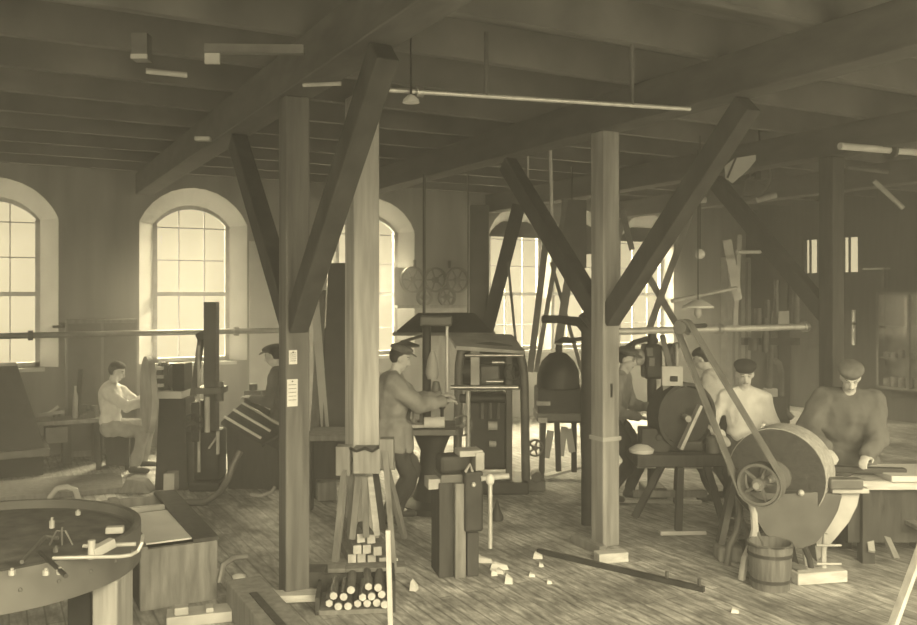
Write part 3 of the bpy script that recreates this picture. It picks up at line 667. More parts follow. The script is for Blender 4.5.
MB().b2(X(195),X(203),-.16,.1,Z(440),Z(400)).build('gear_case', m_iron, t.o, bevel=.02)
t = T('iron_pipe', 'bent pale pipe sweeping over the floor beside the column drill', 'pipe', 200, 507)
MB().tube([t.p(160,500,0),t.p(180,503,0),t.p(205,502,0),t.p(220,492,0),t.p(229,478,0),t.p(233,464,.02),t.p(239,452,.05)],.035,10).build('bar', m_mid, t.o, smooth=True)
t = T('floor_casting', 'rough pale casting on the floor before the wheel lathe', 'casting', 135, 492)
MB().loft([(-.15,-.1,0),(.2,-.1,0),(.2,.15,0),(-.15,.15,0)],[(-.08,-.06,.16),(.12,-.05,.12),(.12,.1,.14),(-.06,.1,.18)]).build('lump', m_oldw, t.o, bevel=.02)

# ---------------------------------------------------------------- sloping rack of files
t = T('sloping_rack', 'sloping bench rack holding a row of pale bars', 'rack', 255, 484)
X, Z = t.x, t.z
MB().loft([t.p(228,418,-.3),t.p(268,440,-.3),t.p(268,443,-.3),t.p(228,421,-.3)],[t.p(240,402,.35),t.p(290,428,.35),t.p(290,431,.35),t.p(240,405,.35)]).build('tray', m_dkw, t.o)
MB().loft([(X(234),-.25,0),(X(285),-.25,0),(X(285),.3,0),(X(234),.3,0)],[(X(232),-.25,Z(422)),(X(282),-.25,Z(446)),(X(282),.3,Z(432)),(X(236),.3,Z(412))]).build('stand', m_dkw, t.o)
for k in range(4):
    y = -.25+.17*k; f = y*.0
    a_ = t.p(230+5*k,416-5*k,y); b_ = t.p(266+6*k,437-4.5*k,y)
    o = MB().bar(a_+Vector((0,0,.03)),b_+Vector((0,0,.03)),.03,.025).build('flat_bar', m_sheet if k!=2 else m_casl, loc=t.loc, rz=CAM); tag(o,['pale flat bar on the sloping rack, lowest one in front','pale flat bar on the sloping rack, second one up from its front edge','greyer flat bar on the sloping rack, third one up','pale flat bar on the sloping rack, topmost one at the back'][k],'bar')
one('iron_casting', 'small dark casting standing on the top of the sloping rack', 'casting', MB().b2(-.1,.1,-.05,.05,0,.12).cyl((0,0,.1),(0,0,.2),.05,seg=10), m_mid, t.loc+Matrix.Rotation(CAM,3,'Z')@t.p(246,404,.36), bevel=.01)
t = T('crank_stand', 'small crank handle on a stand before the sloping rack', 'crank', 231, 478)
MB().cyl((0,0,0),(0,0,t.z(435)),.03,seg=8).build('stem', m_iron, t.o); MB().tube([t.p(227,452,-.05),t.p(229,446,-.05),t.p(232,432,-.05)],.02).build('handle', m_casl, t.o)
one('floor_scrap', 'bright curved scrap on the floor below the sloping rack', 'scrap', MB().tube([(-.12,0,.03),(0,-.03,.02),(.1,.02,.05),(.13,.05,.1)],.022), m_casl, ground(262,497), smooth=True)
# ---------------------------------------------------------------- boards leaning on the wall between the posts
for k,(p0,p1,m,w_,l) in enumerate((((329,446),(305,262),m_sheet,.10,'long pale board leaning steeply beside the noticed post'),((312,450),(316,290),m_oldw,.10,'grey upright board leaning behind the pale sloping one'),((336,452),(337,262),m_cast,.36,'broad tall dark board standing just beside the broad column'),((322,450),(318,330),m_dkw,.14,'short dark board leaning low behind the noticed post'))):
    d0 = 10.6; q0 = at(p0[0],p0[1],d0); s_ = F/d0
    t = T('leaning_board', l, 'board', loc=(q0.x,q0.y,0), rot=CAM)
    b0 = Vector((0,0,0)); b1 = Vector(((p1[0]-p0[0])/s_, .5, H-(p1[1]-HY)/s_)); MB().bar(b0,b1,w_,.03,(0,1,0)).build('plank', m, t.o)
t = T('side_bench', 'low work bench with pale top between the noticed post and the broad column', 'workbench', 330, 508)
X, Z = t.x, t.z
MB().b2(X(306),X(350),-.1,.5,Z(434)-.06,Z(434)).build('bench_top', m_oldw, t.o, bevel=.01); MB().b2(X(308),X(349),-.02,.4,.3,Z(434)-.06).build('apron', m_dkw, t.o)
for px in (310,346):
    for y in (-.05,.45): MB().b2(X(px)-.04,X(px)+.04,y-.04,y+.04,0,Z(434)-.06).build('leg', m_dkw, t.o)
one('wood_block', 'pale wooden block on the floor below the side bench', 'wood block', MB().box((0,0,.11),(.2,.18,.2),rz=.3), m_post, ground(326,500), bevel=.01)

# ---------------------------------------------------------------- drill bench the grey jacketed man works at
t = T('drill_press', 'drill press with a work table littered with parts before the grey jacketed man', 'drill', 428, 512)
X, Z = t.x, t.z
MB().b2(X(402),X(456),-.25,.4,Z(432),Z(426)).build('table', m_mid, t.o, bevel=.01)
MB().lathe([(.30,0),(.30,.06),(.2,.12),(.14,.3),(.12,.6),(.2,Z(434))],20,c=(X(432),.1,0)).build('pedestal', m_iron, t.o, smooth=True)
MB().cyl(t.p(426,432,.2),t.p(426,316,.2),.045,seg=14).build('column', m_iron, t.o, smooth=True)
MB().cyl(t.p(447,392,.0),t.p(447,318,.0),.016,seg=10).build('spindle', m_rod, t.o, smooth=True)
MB().b2(X(420),X(452),-.08,.3,Z(326),Z(316)).build('head', m_mid, t.o, bevel=.02)
MB().lathe([(.13,0),(.14,.05),(.06,.1),(.03,.22)],16,c=t.p(436,404,.05)).build('chuck', m_mid, t.o, smooth=True)
MB().lathe([(.05,0),(.07,.06),(.05,.2),(.02,.28)],14,c=t.p(432,380,.1)).build('sleeve', m_casl, t.o, smooth=True)
base = t
def on_t(t,name,label,cat,px,py,mb,m,y=0,**k): return one(name,label,cat,mb,m,t.loc+Matrix.Rotation(t.rot,3,'Z')@t.p(px,py,y),rot=t.rot,**k)
on_t(t,'white_roller','short white roller lying on the front of the drill table','roller',434,425,MB().cyl((-.09,0,.055),(.11,0,.055),.055,seg=18),m_sheet,-.2,smooth=True)
on_t(t,'flat_plate','pale flat plate overhanging the drill table near the man','plate',413,424,MB().b2(-.12,.12,-.08,.08,0,.03),m_casl,-.18,bevel=.004)
for k,(px,l) in enumerate(((408,'small upright bolt on the drill table nearest the man'),(414,'tall bright fitting on the drill table'),(421,'round knob fitting on the drill table'),(442,'squat fitting behind the white roller'))):
    on_t(t,'small_fitting',l,'fitting',px,426,MB().lathe([(.03,0),(.03,.05),(.018,.07),(.018,.12+.04*(k%2)),(.035,.14+.04*(k%2)),(.03,.17+.04*(k%2)),(0,.17+.04*(k%2))],10),[m_mid,m_casl,m_mid,m_iron][k],.05,smooth=True)
# wheel rack on the wall
q = Vector((wallx(432),YW-.06,0)); q.z = H-(305-HY)/60
t = T('wheel_rack', 'wall board hung with spare belt wheels above the drill press', 'rack', loc=q, rot=0)
MB().b2(-.72,.55,.0,.05,0,.62).build('board', m_wall, t.o); MB().b2(-.72,.6,-.12,0,-.05,0).build('shelf', m_oldw, t.o)
for k in (-.35,.3): MB().b2(k-.02,k+.02,-.02,.02,.62,.75).build('hook', m_dkw, t.o)
for k,(x,z,r_,l) in enumerate(((-.42,.42,.22,'large'),(0.0,.42,.21,'dark'),(.42,.42,.22,'grey'),(-.2,.13,.14,'small'),(.22,.13,.16,'small toothed'))):
    lab = ['spare belt wheel on the wall board, top row, nearest the bright window','spare belt wheel on the wall board, middle of the top row','spare belt wheel on the wall board, top row, furthest from the man','small spare belt wheel on the wall board, bottom row, nearest the man','small spare belt wheel on the wall board, bottom row, furthest from the man'][k]
    w = MB().wheel((0,0,0),r_,(0,1,0),.07,[6,5,6,4,6][k],.05,.03,.014); one('spare_pulley',lab,'wheel',w,[m_mid,m_iron,m_mid,m_mid,m_iron][k],q+Vector((x,-.06,z)),rot=0)
# dark smoke hood over the drill and the pale hood of the frame machine
t = T('smoke_hood', 'dark sheet metal hood hung over the drill press', 'hood', loc=at(455,330,10.6), rot=CAM)
s_ = F/10.6; xx = lambda p:(p-455)/s_; zz = lambda p:-(p-330)/s_
MB().loft([(xx(397),-.4,zz(331)),(xx(492),-.4,zz(331)),(xx(492),.4,zz(331)),(xx(397),.4,zz(331))],[(xx(418),-.15,zz(313)),(xx(474),-.15,zz(313)),(xx(474),.2,zz(313)),(xx(418),.2,zz(313))]).build('skirt', m_iron, t.o)
MB().b2(xx(395),xx(494),-.43,.43,zz(334),zz(331)).build('rim', m_mid, t.o)
for px in (425,468): MB().cyl((xx(px),0,zz(315)),(xx(px),0,1.9),.012,seg=6).build('hanger', m_mid, t.o)
MB().b2(xx(470),xx(489),0,.3,zz(337),zz(205)).build('flue', m_cast, t.o, bevel=.01)
t = T('drop_lamp', 'small flat shaded lamp beside the dark hood', 'lamp', loc=at(405,345,9.6), rot=CAM)
MB().lathe([(.02,.05),(.16,.0),(.165,-.02)],16).build('shade', m_mid, t.o, smooth=True); MB().bar((-.05,0,.03),(.2,.1,.1),.03,.03).build('arm', m_iron, t.o); MB().cyl((.2,.1,.1),(.2,.1,1.9),.01,seg=6).build('stem', m_iron, t.o)

# ---------------------------------------------------------------- framed gang machine
t = T('frame_press', 'large rounded iron frame machine with inner uprights and a pale sheet hood', 'machine', 490, 492)
X, Z = t.x, t.z
P = t.p
MB().tube([P(526,490),P(525,420),P(524,372),P(521,356),P(510,349),P(490,346),P(468,348),P(461,352),P(459,365),P(458,420),P(457,490)],.05,10).build('outer_frame', m_mid, t.o, smooth=True)
MB().loft([P(456,345,-.15),P(524,350,-.15),P(524,353,-.15),P(456,349,-.15)],[P(448,334,.4),P(514,336,.4),P(514,339,.4),P(448,338,.4)]).build('hood', m_casl, t.o)
for px,r_,m_ in ((475,.05,m_casl),(509,.035,m_cast)): MB().b2(X(px)-r_,X(px)+r_,-.04,.06,0 if px==509 else Z(388),Z(350)).build('upright', m_, t.o, bevel=.008)
for py,x0,x1,r_ in ((387,451,518,.028),(362,492,504,.02),(381,486,503,.022),(355,465,523,.02),(398,460,505,.05)): MB().cyl(P(x0,py,-.05),P(x1,py,-.05),r_,seg=10).build('cross_bar', m_steel if r_<.03 else m_iron, t.o, smooth=True)
MB().cyl(P(468,390,-.1),P(468,452,-.1),.028,seg=10).build('spindle', m_rod, t.o, smooth=True)
MB().b2(X(466),X(507),.0,.4,Z(470),Z(394)).build('bed', m_iron, t.o, bevel=.03)
MB().b2(X(462),X(522),.3,.33,Z(392),Z(352)).build('shade_backing', m_iron, t.o)  # dark sheet added to make the inside of the frame darker
MB().b2(X(480),X(500),.05,.25,Z(386),Z(366)).build('gear_case', m_mid, t.o, bevel=.02)
MB().wheel(P(512,372,-.02),.1,(.3,-1,0),.03,5,.03,.02).build('handwheel', m_iron, t.o)
MB().b2(X(455),X(528),-.15,.45,0,.14).build('base', m_iron, t.o, bevel=.02)
MB().cyl(P(462,372,.1),P(473,372,.1),.13,seg=20).build('drum', m_iron, t.o, smooth=True)
MB().cyl(P(488,425,-.06),P(497,425,-.06),.05,seg=14).build('knob', m_casl, t.o, smooth=True); MB().cyl(P(489,443,-.06),P(496,443,-.06),.035,seg=12).build('knob', m_casl, t.o, smooth=True)
for k,px in enumerate((482,490,498)): MB().cyl(P(px,402,-.05),P(px,418,-.05),.02,seg=8).build('chuck', m_mid, t.o, smooth=True)
MB().wheel(P(462,424,-.12),.12,(.2,-1,0),.03,4,.03,.02).build('handwheel', m_mid, t.o)

# ---------------------------------------------------------------- vise block in the middle of the floor
t = T('vise_block', 'squat stand of upright timbers carrying a leg vise in the middle of the floor', 'vise stand', 458, 576, rot=CAM+.25)
X, Z = t.x, t.z
MB().b2(X(438),X(453),-.02,.26,0,Z(482)).build('timber', m_dkw, t.o, bevel=.008); MB().b2(X(453),X(464),-.07,.2,0,Z(482)).build('timber', m_oldw, t.o, bevel=.008); MB().b2(X(466),X(478),-.05,.2,0,Z(532)).build('timber', m_dkw, t.o, bevel=.008)
MB().b2(X(462),X(481),-.10,.1,Z(530),Z(470)).build('jaw_body', m_iron, t.o, bevel=.02)
MB().b2(X(440),X(476),-.02,.24,Z(482),Z(474)).build('plate', m_mid, t.o, bevel=.005)
MB().b2(X(458),X(482),-.06,.12,Z(456),Z(450)).build('jaw', m_casl, t.o, bevel=.005); MB().b2(X(474),X(483),-.07,.1,Z(470),Z(452)).build('jaw', m_casl, t.o, bevel=.005)
MB().b2(X(440),X(472),0,.2,Z(474),Z(456)).build('vise_body', m_iron, t.o, bevel=.03)
MB().tube([t.p(463,470,-.08),t.p(467,462,-.1),t.p(470,470,-.08)],.012).build('clamp_fork', m_casl, t.o)
MB().ell((X(470),-.12,Z(482)),.02,None,10,8).build('screw_head', m_casl, t.o, smooth=True)
MB().b2(X(428),X(441),0,.16,Z(488),Z(478)).build('shelf_bracket', m_casl, t.o)
MB().cyl((X(487),-.12,Z(546)),(X(487),-.12,Z(478)),.018,seg=10).build('handle_rod', m_rod, t.o, smooth=True)
MB().ell((X(487),-.12,Z(478)),(.035,.035,.045),None,12,10).build('handle_ball', m_sheet, t.o, smooth=True); MB().cyl((X(478),-.1,Z(477)),(X(507),-.1,Z(476)),.022,seg=10).build('vise_screw', m_casl, t.o, smooth=True)
# scraps on the floor
for i,(px,py,w_,h_) in enumerate(((484,562,.14,.05),(499,569,.15,.06),(494,575,.05,.05),(509,583,.06,.07),(538,558,.08,.05),(532,576,.05,.03),(549,583,.04,.03),(414,590,.05,.08),(500,573,.07,.04),(478,558,.05,.04),(541,566,.04,.03),(735,612,.05,.03))):
    mb = MB(); a0 = random.uniform(-.4,.2)
    mb.loft([(-w_/2,-.03,0),(w_/2,-.025,0),(w_/2,.03,0),(-w_/2,.02,0)],[(-w_*.4,-.02,h_*.8),(w_*.42,-.02,h_*.6),(w_*.4,.02,h_*.5),(-w_*.3,.015,h_)])
    o = one('wood_chip', 'pale chip of scrap lying loose on the floor planks', 'chip', mb, m_sheet, ground(px,py), rot=CAM+a0, group='scrap chips scattered on the floor')
t = T('iron_rail', 'long thin dark rail lying on the floor in front of the pale post', 'rail', loc=ground(538,553), rot=0)
e = ground(704,592)-ground(538,553)
MB().bar(Vector((0,0,.02)),e+Vector((0,0,.02)),.035,.04).build('bar', m_iron, t.o)
for k in (.80,.975): MB().bar(e*k+Vector((0,0,.03)),e*k+Vector((0,0,.09)),.02,.02).build('peg', m_mid, t.o)

# ---------------------------------------------------------------- dark machine and figure-like hood between frame and pale post
t = T('domed_machine', 'dark dome topped machine with iron legs standing between the frame machine and pale post', 'machine', 560, 486)
X, Z = t.x, t.z; P = t.p
MB().lathe([(0,Z(352)),(.1,Z(354)),(.19,Z(362)),(.24,Z(372)),(.25,Z(388)),(.0,Z(388))],24,c=(X(559),.1,0)).build('dome', m_iron, t.o, smooth=True)
MB().cyl(P(560,354,.1),P(560,340,.1),.04,seg=10).build('cap', m_iron, t.o)
MB().b2(X(537),X(586),-.1,.4,Z(422),Z(388)).build('body', m_iron, t.o, bevel=.02)
for a_,b_ in (((543,420,-.05),(540,484,-.1)),((556,420,-.08),(558,470,-.05)),((582,420,-.05),(584,484,-.1)),((545,420,.35),(545,478,.35)),((578,420,.35),(578,478,.35))): MB().bar(P(*a_),P(*b_),.06,.06).build('leg', m_iron, t.o)
MB().b2(X(536),X(588),-.12,.4,Z(420),Z(412)).build('shelf', m_mid, t.o, bevel=.01)
for a_,b_ in (((548,462),(553,434)),((563,460),(567,430)),((575,456),(571,432))): MB().bar(P(a_[0],a_[1],.25),P(b_[0],b_[1],.25),.08,.03,(0,1,0)).build('leg_gap_light', m_sheet, t.o)  # pale strips stand for the light between the legs
MB().wheel(P(534,446,-.12),.10,(.3,-1,0),.04,5,.03,.02).build('handwheel', m_mid, t.o)
MB().b2(X(536),X(549),-.15,-.05,Z(404),Z(400)).build('tool_rest', m_casl, t.o); MB().b2(X(537),X(546),-.15,-.05,Z(421),Z(416)).build('tool_rest', m_casl, t.o)
one('flat_board','pale sloping board lying on the floor beneath the domed machine','board',MB().bar((-.22,0,.03),(.25,.1,.14),.14,.03),m_sheet,ground(563,479)+Vector((0,0,.0)))
t = T('wall_flue', 'thick bent dark pipe rising beside the pale post', 'pipe', loc=at(588,470,8.3), rot=CAM)
s_ = F/8.3; t.o.location.z = 0; zz = lambda p: H-(p-HY)/s_
MB().tube([(0,0,0),(0,0,zz(345)),(-.01,0,zz(330)),(-.08,.05,zz(322)),(-.25,.2,zz(320)),(-.40,.3,zz(320))],[.065,.065,.06,.05,.04,.04],12).build('bar', m_iron, t.o, smooth=True); MB().cyl((-.03,0,zz(324)),(.05,0,zz(318)),.1,seg=14).build('elbow', m_iron, t.o, smooth=True)
MB().lathe([(.11,0),(.06,.03),(.03,.05)],14,c=(-.22,-.05,zz(342))).build('valve', m_iron, t.o, smooth=True); MB().cyl((-.2,-.05,zz(340)),(0,0,zz(338)),.02,seg=8).build('branch', m_iron, t.o)

# ---------------------------------------------------------------- sloping belts and poles in front of the centre windows
def strip(name,label,cat,a_,da,b_,db,w_,m):
    return world_one(name,label,cat,MB().bar(at(a_[0],a_[1],da),at(b_[0],b_[1],db),w_,.015,(-SN,-CS,0)),m)
for a_,b_,d_,w_,m_,l in (((519,205),(487,330),10.4,.16,m_brace,'broad dark brace like belt slanting across the centre window'),((566,200),(536,372),9.6,.05,m_belt,'dark belt slanting down to the domed machine'),((546,240),(530,372),9.6,.07,m_belt,'belt falling beside the dark slanting one to the domed machine'),((571,262),(558,345),9.6,.09,m_belt,'short dark belt hanging over the domed machine dome'),((551,262),(582,372),9.7,.04,m_belt,'thin belt crossing down towards the bent pipe'),((508,262),(516,345),10.2,.03,m_belt,'thin belt hanging in the centre window')):
    strip('drive_belt',l,'belt',a_,d_,b_,d_,w_,m_)
for a_,b_,d_,w_,m_,l in (((694,205),(648,332),9.3,.07,m_belt,'crossed dark belt slanting from the ceiling towards the pale post'),((640,262),(682,334),9.35,.07,m_belt,'crossed belt slanting down away from the pale post behind the countershaft'),((622,210),(632,250),9.4,.06,m_belt,'short belt high beside the pale post'),((727,240),(738,300),9.8,.1,m_casl,'broad slightly slanting pale belt hanging in front of the ribbed case'),((740,235),(735,330),10.2,.05,m_casl,'narrow upright pale belt hanging in front of the ribbed case'),((662,335),(676,392),8.6,.05,m_belt,'belt running down to the small grinder')):
    strip('drive_belt',l,'belt',a_,d_,b_,d_,w_,m_)
rod('iron_pipe','thin bright slanting pipe above the countershaft','pipe',at(672,301,9),at(736,288,9.6),.022,m_rod)
rod('iron_pipe','short bright pipe high beside the crossed belts','pipe',at(737,252,9.4),at(760,252,9.6),.022,m_rod)
t = T('shaded_lamp','small lamp with white flat shade above the countershaft','lamp',loc=at(698,306,8.6),rot=CAM)
MB().lathe([(.04,.06),(.15,.0),(.155,-.02)],18).build('shade',m_sheet,t.o,smooth=True); MB().lathe([(.015,-.12),(.04,-.08),(.03,-.01)],12).build('bulb',m_casl,t.o,smooth=True); MB().cyl((0,0,.05),(0,0,1.55),.006,seg=6).build('cord',m_iron,t.o)
t = T('glass_globe','tiny white globe lamp hanging beside the crossed belts','lamp',loc=at(700,254,8.8),rot=CAM)
MB().ell((0,0,0),.05,None,14,10).build('globe',m_sheet,t.o,smooth=True); MB().cyl((0,0,.04),(0,0,1.2),.006,seg=6).build('cord',m_iron,t.o)

t = T('hanging_board','grey board hung before the far window beside the long brace','board',loc=at(576,268,10.8),rot=0)
MB().b2(-.2,.16,0,.03,0,.85).build('board',m_cast,t.o); MB().cyl((-.05,.015,.85),(-.05,.015,1.25),.01,seg=6).build('hanger',m_iron,t.o)

# spare castings and gears about the centre machines
def fl(name,label,cat,px,py,mb,m,rot=CAM,**k): return one(name,label,cat,mb,m,ground(px,py),rot=rot,**k)
fl('gear_wheel','toothed gear wheel leaning on the base of the frame machine','gear',449,497,MB().wheel((0,0,.16),.16,(.3,-1,.25),.05,5,.04,.04),m_mid)
fl('iron_casting','grey ribbed casting lying on the floor between the frame machine and the domed machine','casting',536,490,MB().b2(-.1,.1,-.08,.08,0,.12).cyl((0,-.1,.16),(0,.1,.16),.06,seg=14),m_mid,bevel=.01)
fl('iron_casting','pale round casting lying under the drill table','casting',416,497,MB().lathe([(.12,0),(.14,.04),(.06,.09),(.05,.14),(0,.14)],18),m_casl,smooth=True)
fl('oil_can','small dark oil can on the floor behind the vise block','oil can',497,520,MB().lathe([(.06,0),(.065,.03),(.03,.11),(.008,.2),(0,.2)],14),m_iron,smooth=True)
fl('floor_batten','pale thin batten lying across the floor under the splayed bench','batten',660,503,MB().box((0,0,.02),(.85,.07,.035),rz=-.1),m_plank)
fl('floor_batten','pale batten lying before the front leg of the splayed bench','batten',682,534,MB().box((0,0,.02),(.42,.1,.035),rz=.05),m_plank)
# ---------------------------------------------------------------- bench and small grinders beyond the countershaft
t = T('splayed_bench', 'dark heavy bench on splayed legs beside the pale post', 'workbench', 685, 530)
X, Z = t.x, t.z; P = t.p
MB().b2(X(634),X(722),-.15,.4,Z(464),Z(452)).build('bench_top', m_dkw, t.o, bevel=.01)
for a_,b_ in (((660,462,-.1),(636,518,.05)),((676,464,-.15),(674,532,-.15)),((687,462,.3),(686,512,.35)),((703,462,-.1),(722,526,-.1))): MB().bar(P(*a_),P(*b_),.06,.06).build('leg', m_dkw, t.o)
MB().b2(X(640),X(716),.3,.34,Z(505),Z(498)).build('stretcher', m_oldw, t.o)
def on(t,name,label,cat,px,py,mb,m,y=0,**k): return one(name,label,cat,mb,m,t.loc+Matrix.Rotation(t.rot,3,'Z')@t.p(px,py,y),rot=t.rot,**k)
tt = T('bench_grinder', 'bench grinder with curved hood and pale slot on the splayed bench', 'grinder', loc=t.loc+Matrix.Rotation(CAM,3,'Z')@P(682,452,.1), rot=CAM)
MB().b2(-.2,.2,-.1,.1,0,.10).build('base', m_iron, tt.o, bevel=.02)
MB().lathe([(.04,-.09),(.27,-.07),(.27,.07),(.04,.09)],28,c=(.02,0,.33),axis=(.35,-1,0)).build('wheel', m_iron, tt.o, smooth=True)
MB().ring((.02,0,.33),.30,0,(.35,-1,0),28,flat=(.2,.03)).build('guard', m_iron, tt.o, smooth=True)
MB().b2(-.19,.0,-.13,-.08,.62,.80).build('plate', m_casl, tt.o); MB().b2(-.12,-.05,-.14,-.13,.66,.71).build('slot', m_black, tt.o)
MB().b2(-.17,-.06,-.08,.02,0,.62).build('pillar', m_mid, tt.o)
MB().bar((-.05,-.22,.05),(.14,-.2,.45),.08,.03).build('tool_rest', m_casl, tt.o)
MB().cyl((.02,.3,.33),(.02,-.25,.33),.03,seg=10).build('spindle', m_steel, tt.o)
on(t,'pale_casting','rough pale casting on the end of the splayed bench by the pale post','casting',641,452,MB().lathe([(.0,0),(.11,0),(.12,.03),(.06,.07),(0,.08)],12),m_sheet,-.02,smooth=True)
on(t,'steel_block','dark steel block on the splayed bench with a bright knob','block',656,452,MB().b2(-.14,.12,-.08,.12,0,.22).cyl((.02,-.1,.14),(.02,-.08,.14),.035,seg=10),m_iron,.05,bevel=.015)
on(t,'tin_can','small dull can on the splayed bench near its far end','can',712,452,MB().lathe([(.06,0),(.06,.14),(0,.14)],14),m_mid,-.02,smooth=True)
on(t,'tool_tray','low pale edged tray on the floor shelf beneath the splayed bench','tray',664,473,MB().b2(-.18,.55,-.03,.03,-.02,.02),m_casl,.34)
# standing pedestal machine behind the bench
t = T('pedestal_drill', 'slender pedestal drill with looped belt behind the splayed bench', 'drill', 660, 500)
X, Z = t.x, t.z; P = t.p
MB().cyl((X(656),.2,0),P(656,335,.2),.05,seg=12).build('column', m_iron, t.o, smooth=True); MB().b2(X(646),X(668),0,.4,0,.12).build('base', m_iron, t.o, bevel=.02)
MB().b2(X(646),X(664),.05,.3,Z(380),Z(345)).build('head', m_iron, t.o, bevel=.03)
MB().cyl(P(679,384,.1),P(679,344,.1),.018,seg=8).build('spindle', m_rod, t.o); MB().bar(P(660,350,.15),P(682,346,.15),.07,.06).build('arm', m_iron, t.o)
MB().wheel(P(671,358,.0),.16,(1,-.5,0),.05,5,.04,.03).build('belt_wheel', m_mid, t.o)
MB().tube([P(626,352,.2),P(637,344,.2),P(650,340,.2),P(662,342,.2)],.03).build('feed_pipe', m_iron, t.o, smooth=True); MB().bar(P(637,342,.1),P(628,372,.1),.03,.03).build('stay', m_iron, t.o)
MB().ell(P(641,358,.1),(.075,.05,.09),None,14,10).build('oil_globe', m_casl, t.o, smooth=True)
for px,py in ((650,356),(652,366)): MB().b2(X(px)-.03,X(px)+.03,.0,.05,Z(py),Z(py-8)).build('name_plate', m_mid, t.o)
# tall press in the corner
t = T('corner_drill', 'tall dark drilling machine standing in the shop corner', 'drill', 772, 452)
X, Z = t.x, t.z; P = t.p
MB().b2(X(778),X(790),0,.25,.2,Z(311)).build('column', m_iron, t.o, bevel=.01); MB().b2(X(778),X(789),-.01,.0,Z(329),Z(311)).build('plate', m_casl, t.o); MB().b2(X(760),X(800),-.3,.4,0,.2).build('base', m_iron, t.o, bevel=.02)
MB().tube([P(774,360,0),P(779,364,0),P(781,372,0),P(781,402,0),P(786,412,0),P(792,418,0)],.045).build('feed_pipe', m_mid, t.o, smooth=True)
for px,y0,y1,r_ in ((757,326,308,.05),(764,352,318,.05),(766,318,300,.03),(795,325,292,.05),(775,318,280,.03),(752,350,338,.07)): MB().cyl(P(px,y0,-.05),P(px,y1,-.05),r_,seg=10).build('spindle', m_mid, t.o, smooth=True)
MB().b2(X(763),X(775),-.1,.0,Z(396),Z(388)).build('name_plate', m_casl, t.o); MB().b2(X(757),X(785),-.1,.2,Z(420),Z(396)).build('bed', m_iron, t.o, bevel=.02)
MB().b2(X(744),X(800),.0,.12,Z(345),Z(338)).build('cross_rail', m_iron, t.o); MB().cyl(P(770,345,-.05),P(768,388,-.05),.04,seg=10).build('quill', m_mid, t.o, smooth=True)
# pale case put in for the daylit wall near the corner
xw = wallx(729)
t = T('lit_wall_case', 'tall pale ribbed case standing for the daylit wall in the shop corner', 'duct', loc=(wallx(720)+.0,YW-.2,0), rot=0)
W2 = wallx(742,YW-.2)-wallx(718,YW-.2)
MB().b2(0,W2,0,.18,0,H+(HY-258)/48).build('case', m_casl, t.o)
for k in (.25,.5,.78): MB().b2(W2*k-.025,W2*k+.025,-.03,0,0,H+(HY-262)/48).build('rib', m_oldw, t.o)

# ---------------------------------------------------------------- the big wet grindstone
t = T('grindstone', 'big wet grindstone in an iron trough driven by a long slanting belt', 'grindstone', 788, 573)
X, Z = t.x, t.z; P = t.p
def outl(pts, y): return [P(a,b,y) for a,b in pts]
tr1 = [(742,486),(774,489),(806,487),(832,490),(828,505),(822,516),(815,527),(806,537),(793,542),(772,538),(757,527),(748,512)]
A = outl(tr1,-.18); B_ = [v+Vector((.06,.42,0)) for v in A]
MB().loft(A,B_).build('trough', m_cast, t.o, smooth=True)
fl = [(830,484),(857,490),(854,504),(846,520),(833,536),(822,548),(814,560),(812,545),(818,526),(828,508)]
MB().loft(outl(fl,-.06),[v+Vector((.02,.3,0)) for v in outl(fl,-.06)]).build('end_sheet', m_casl, t.o, bevel=.006)  # lit side of the trough, its light put into a paler material
MB().b2(X(824),X(860),-.16,.3,Z(489),Z(484)).build('end_lip', m_casl, t.o, bevel=.006)
MB().b2(X(820),X(852),-.2,-.1,Z(484),Z(474)).build('rest_block', m_mid, t.o, bevel=.01)
ax = Vector((-.42,-.9,0)).normalized(); cc = P(788,476,.14); R_ = .375
ax2 = Vector((-.56,-.83,0)).normalized()
MB().cyl(cc-ax2*.17,cc+ax2*.17,R_,seg=56).build('rim_stone', m_rim, t.o, smooth=True)
MB().cyl(cc+ax2*.165,cc+ax2*.176,R_*.985,seg=56).build('stone_face', m_stone, t.o, smooth=True)
MB().lathe([(.12,0),(.12,.02),(.05,.05),(0,.05)],24,c=cc+ax2*.175,axis=ax2).build('hub_plate', m_cast, t.o, smooth=True)
MB().cyl(cc-ax2*.45,cc+ax2*.42,.03,seg=12).build('axle', m_steel, t.o, smooth=True)
pc_ = cc+ax2*.62; pc_.z = Z(473)
MB().cyl(cc+ax2*.42,pc_+ax2*.12,.025,seg=10).build('pulley_axle', m_steel, t.o)
MB().wheel(pc_,.155,ax2,.13,5,.045,.02,.014).build('drive_pulley', m_mid, t.o)
tp_ = Vector((X(681)-.05,-.28,Z(326)))
MB().belt(pc_,.16,tp_,.05,ax2,.12,.012).build('belt', m_belt, t.o)
MB().cyl(tp_-ax2*.09,tp_+ax2*.09,.048,seg=16).build('counter_pulley', m_mid, t.o); MB().cyl(tp_-ax2*.5,tp_+ax2*.05,.018,seg=8).build('counter_axle', m_iron, t.o)
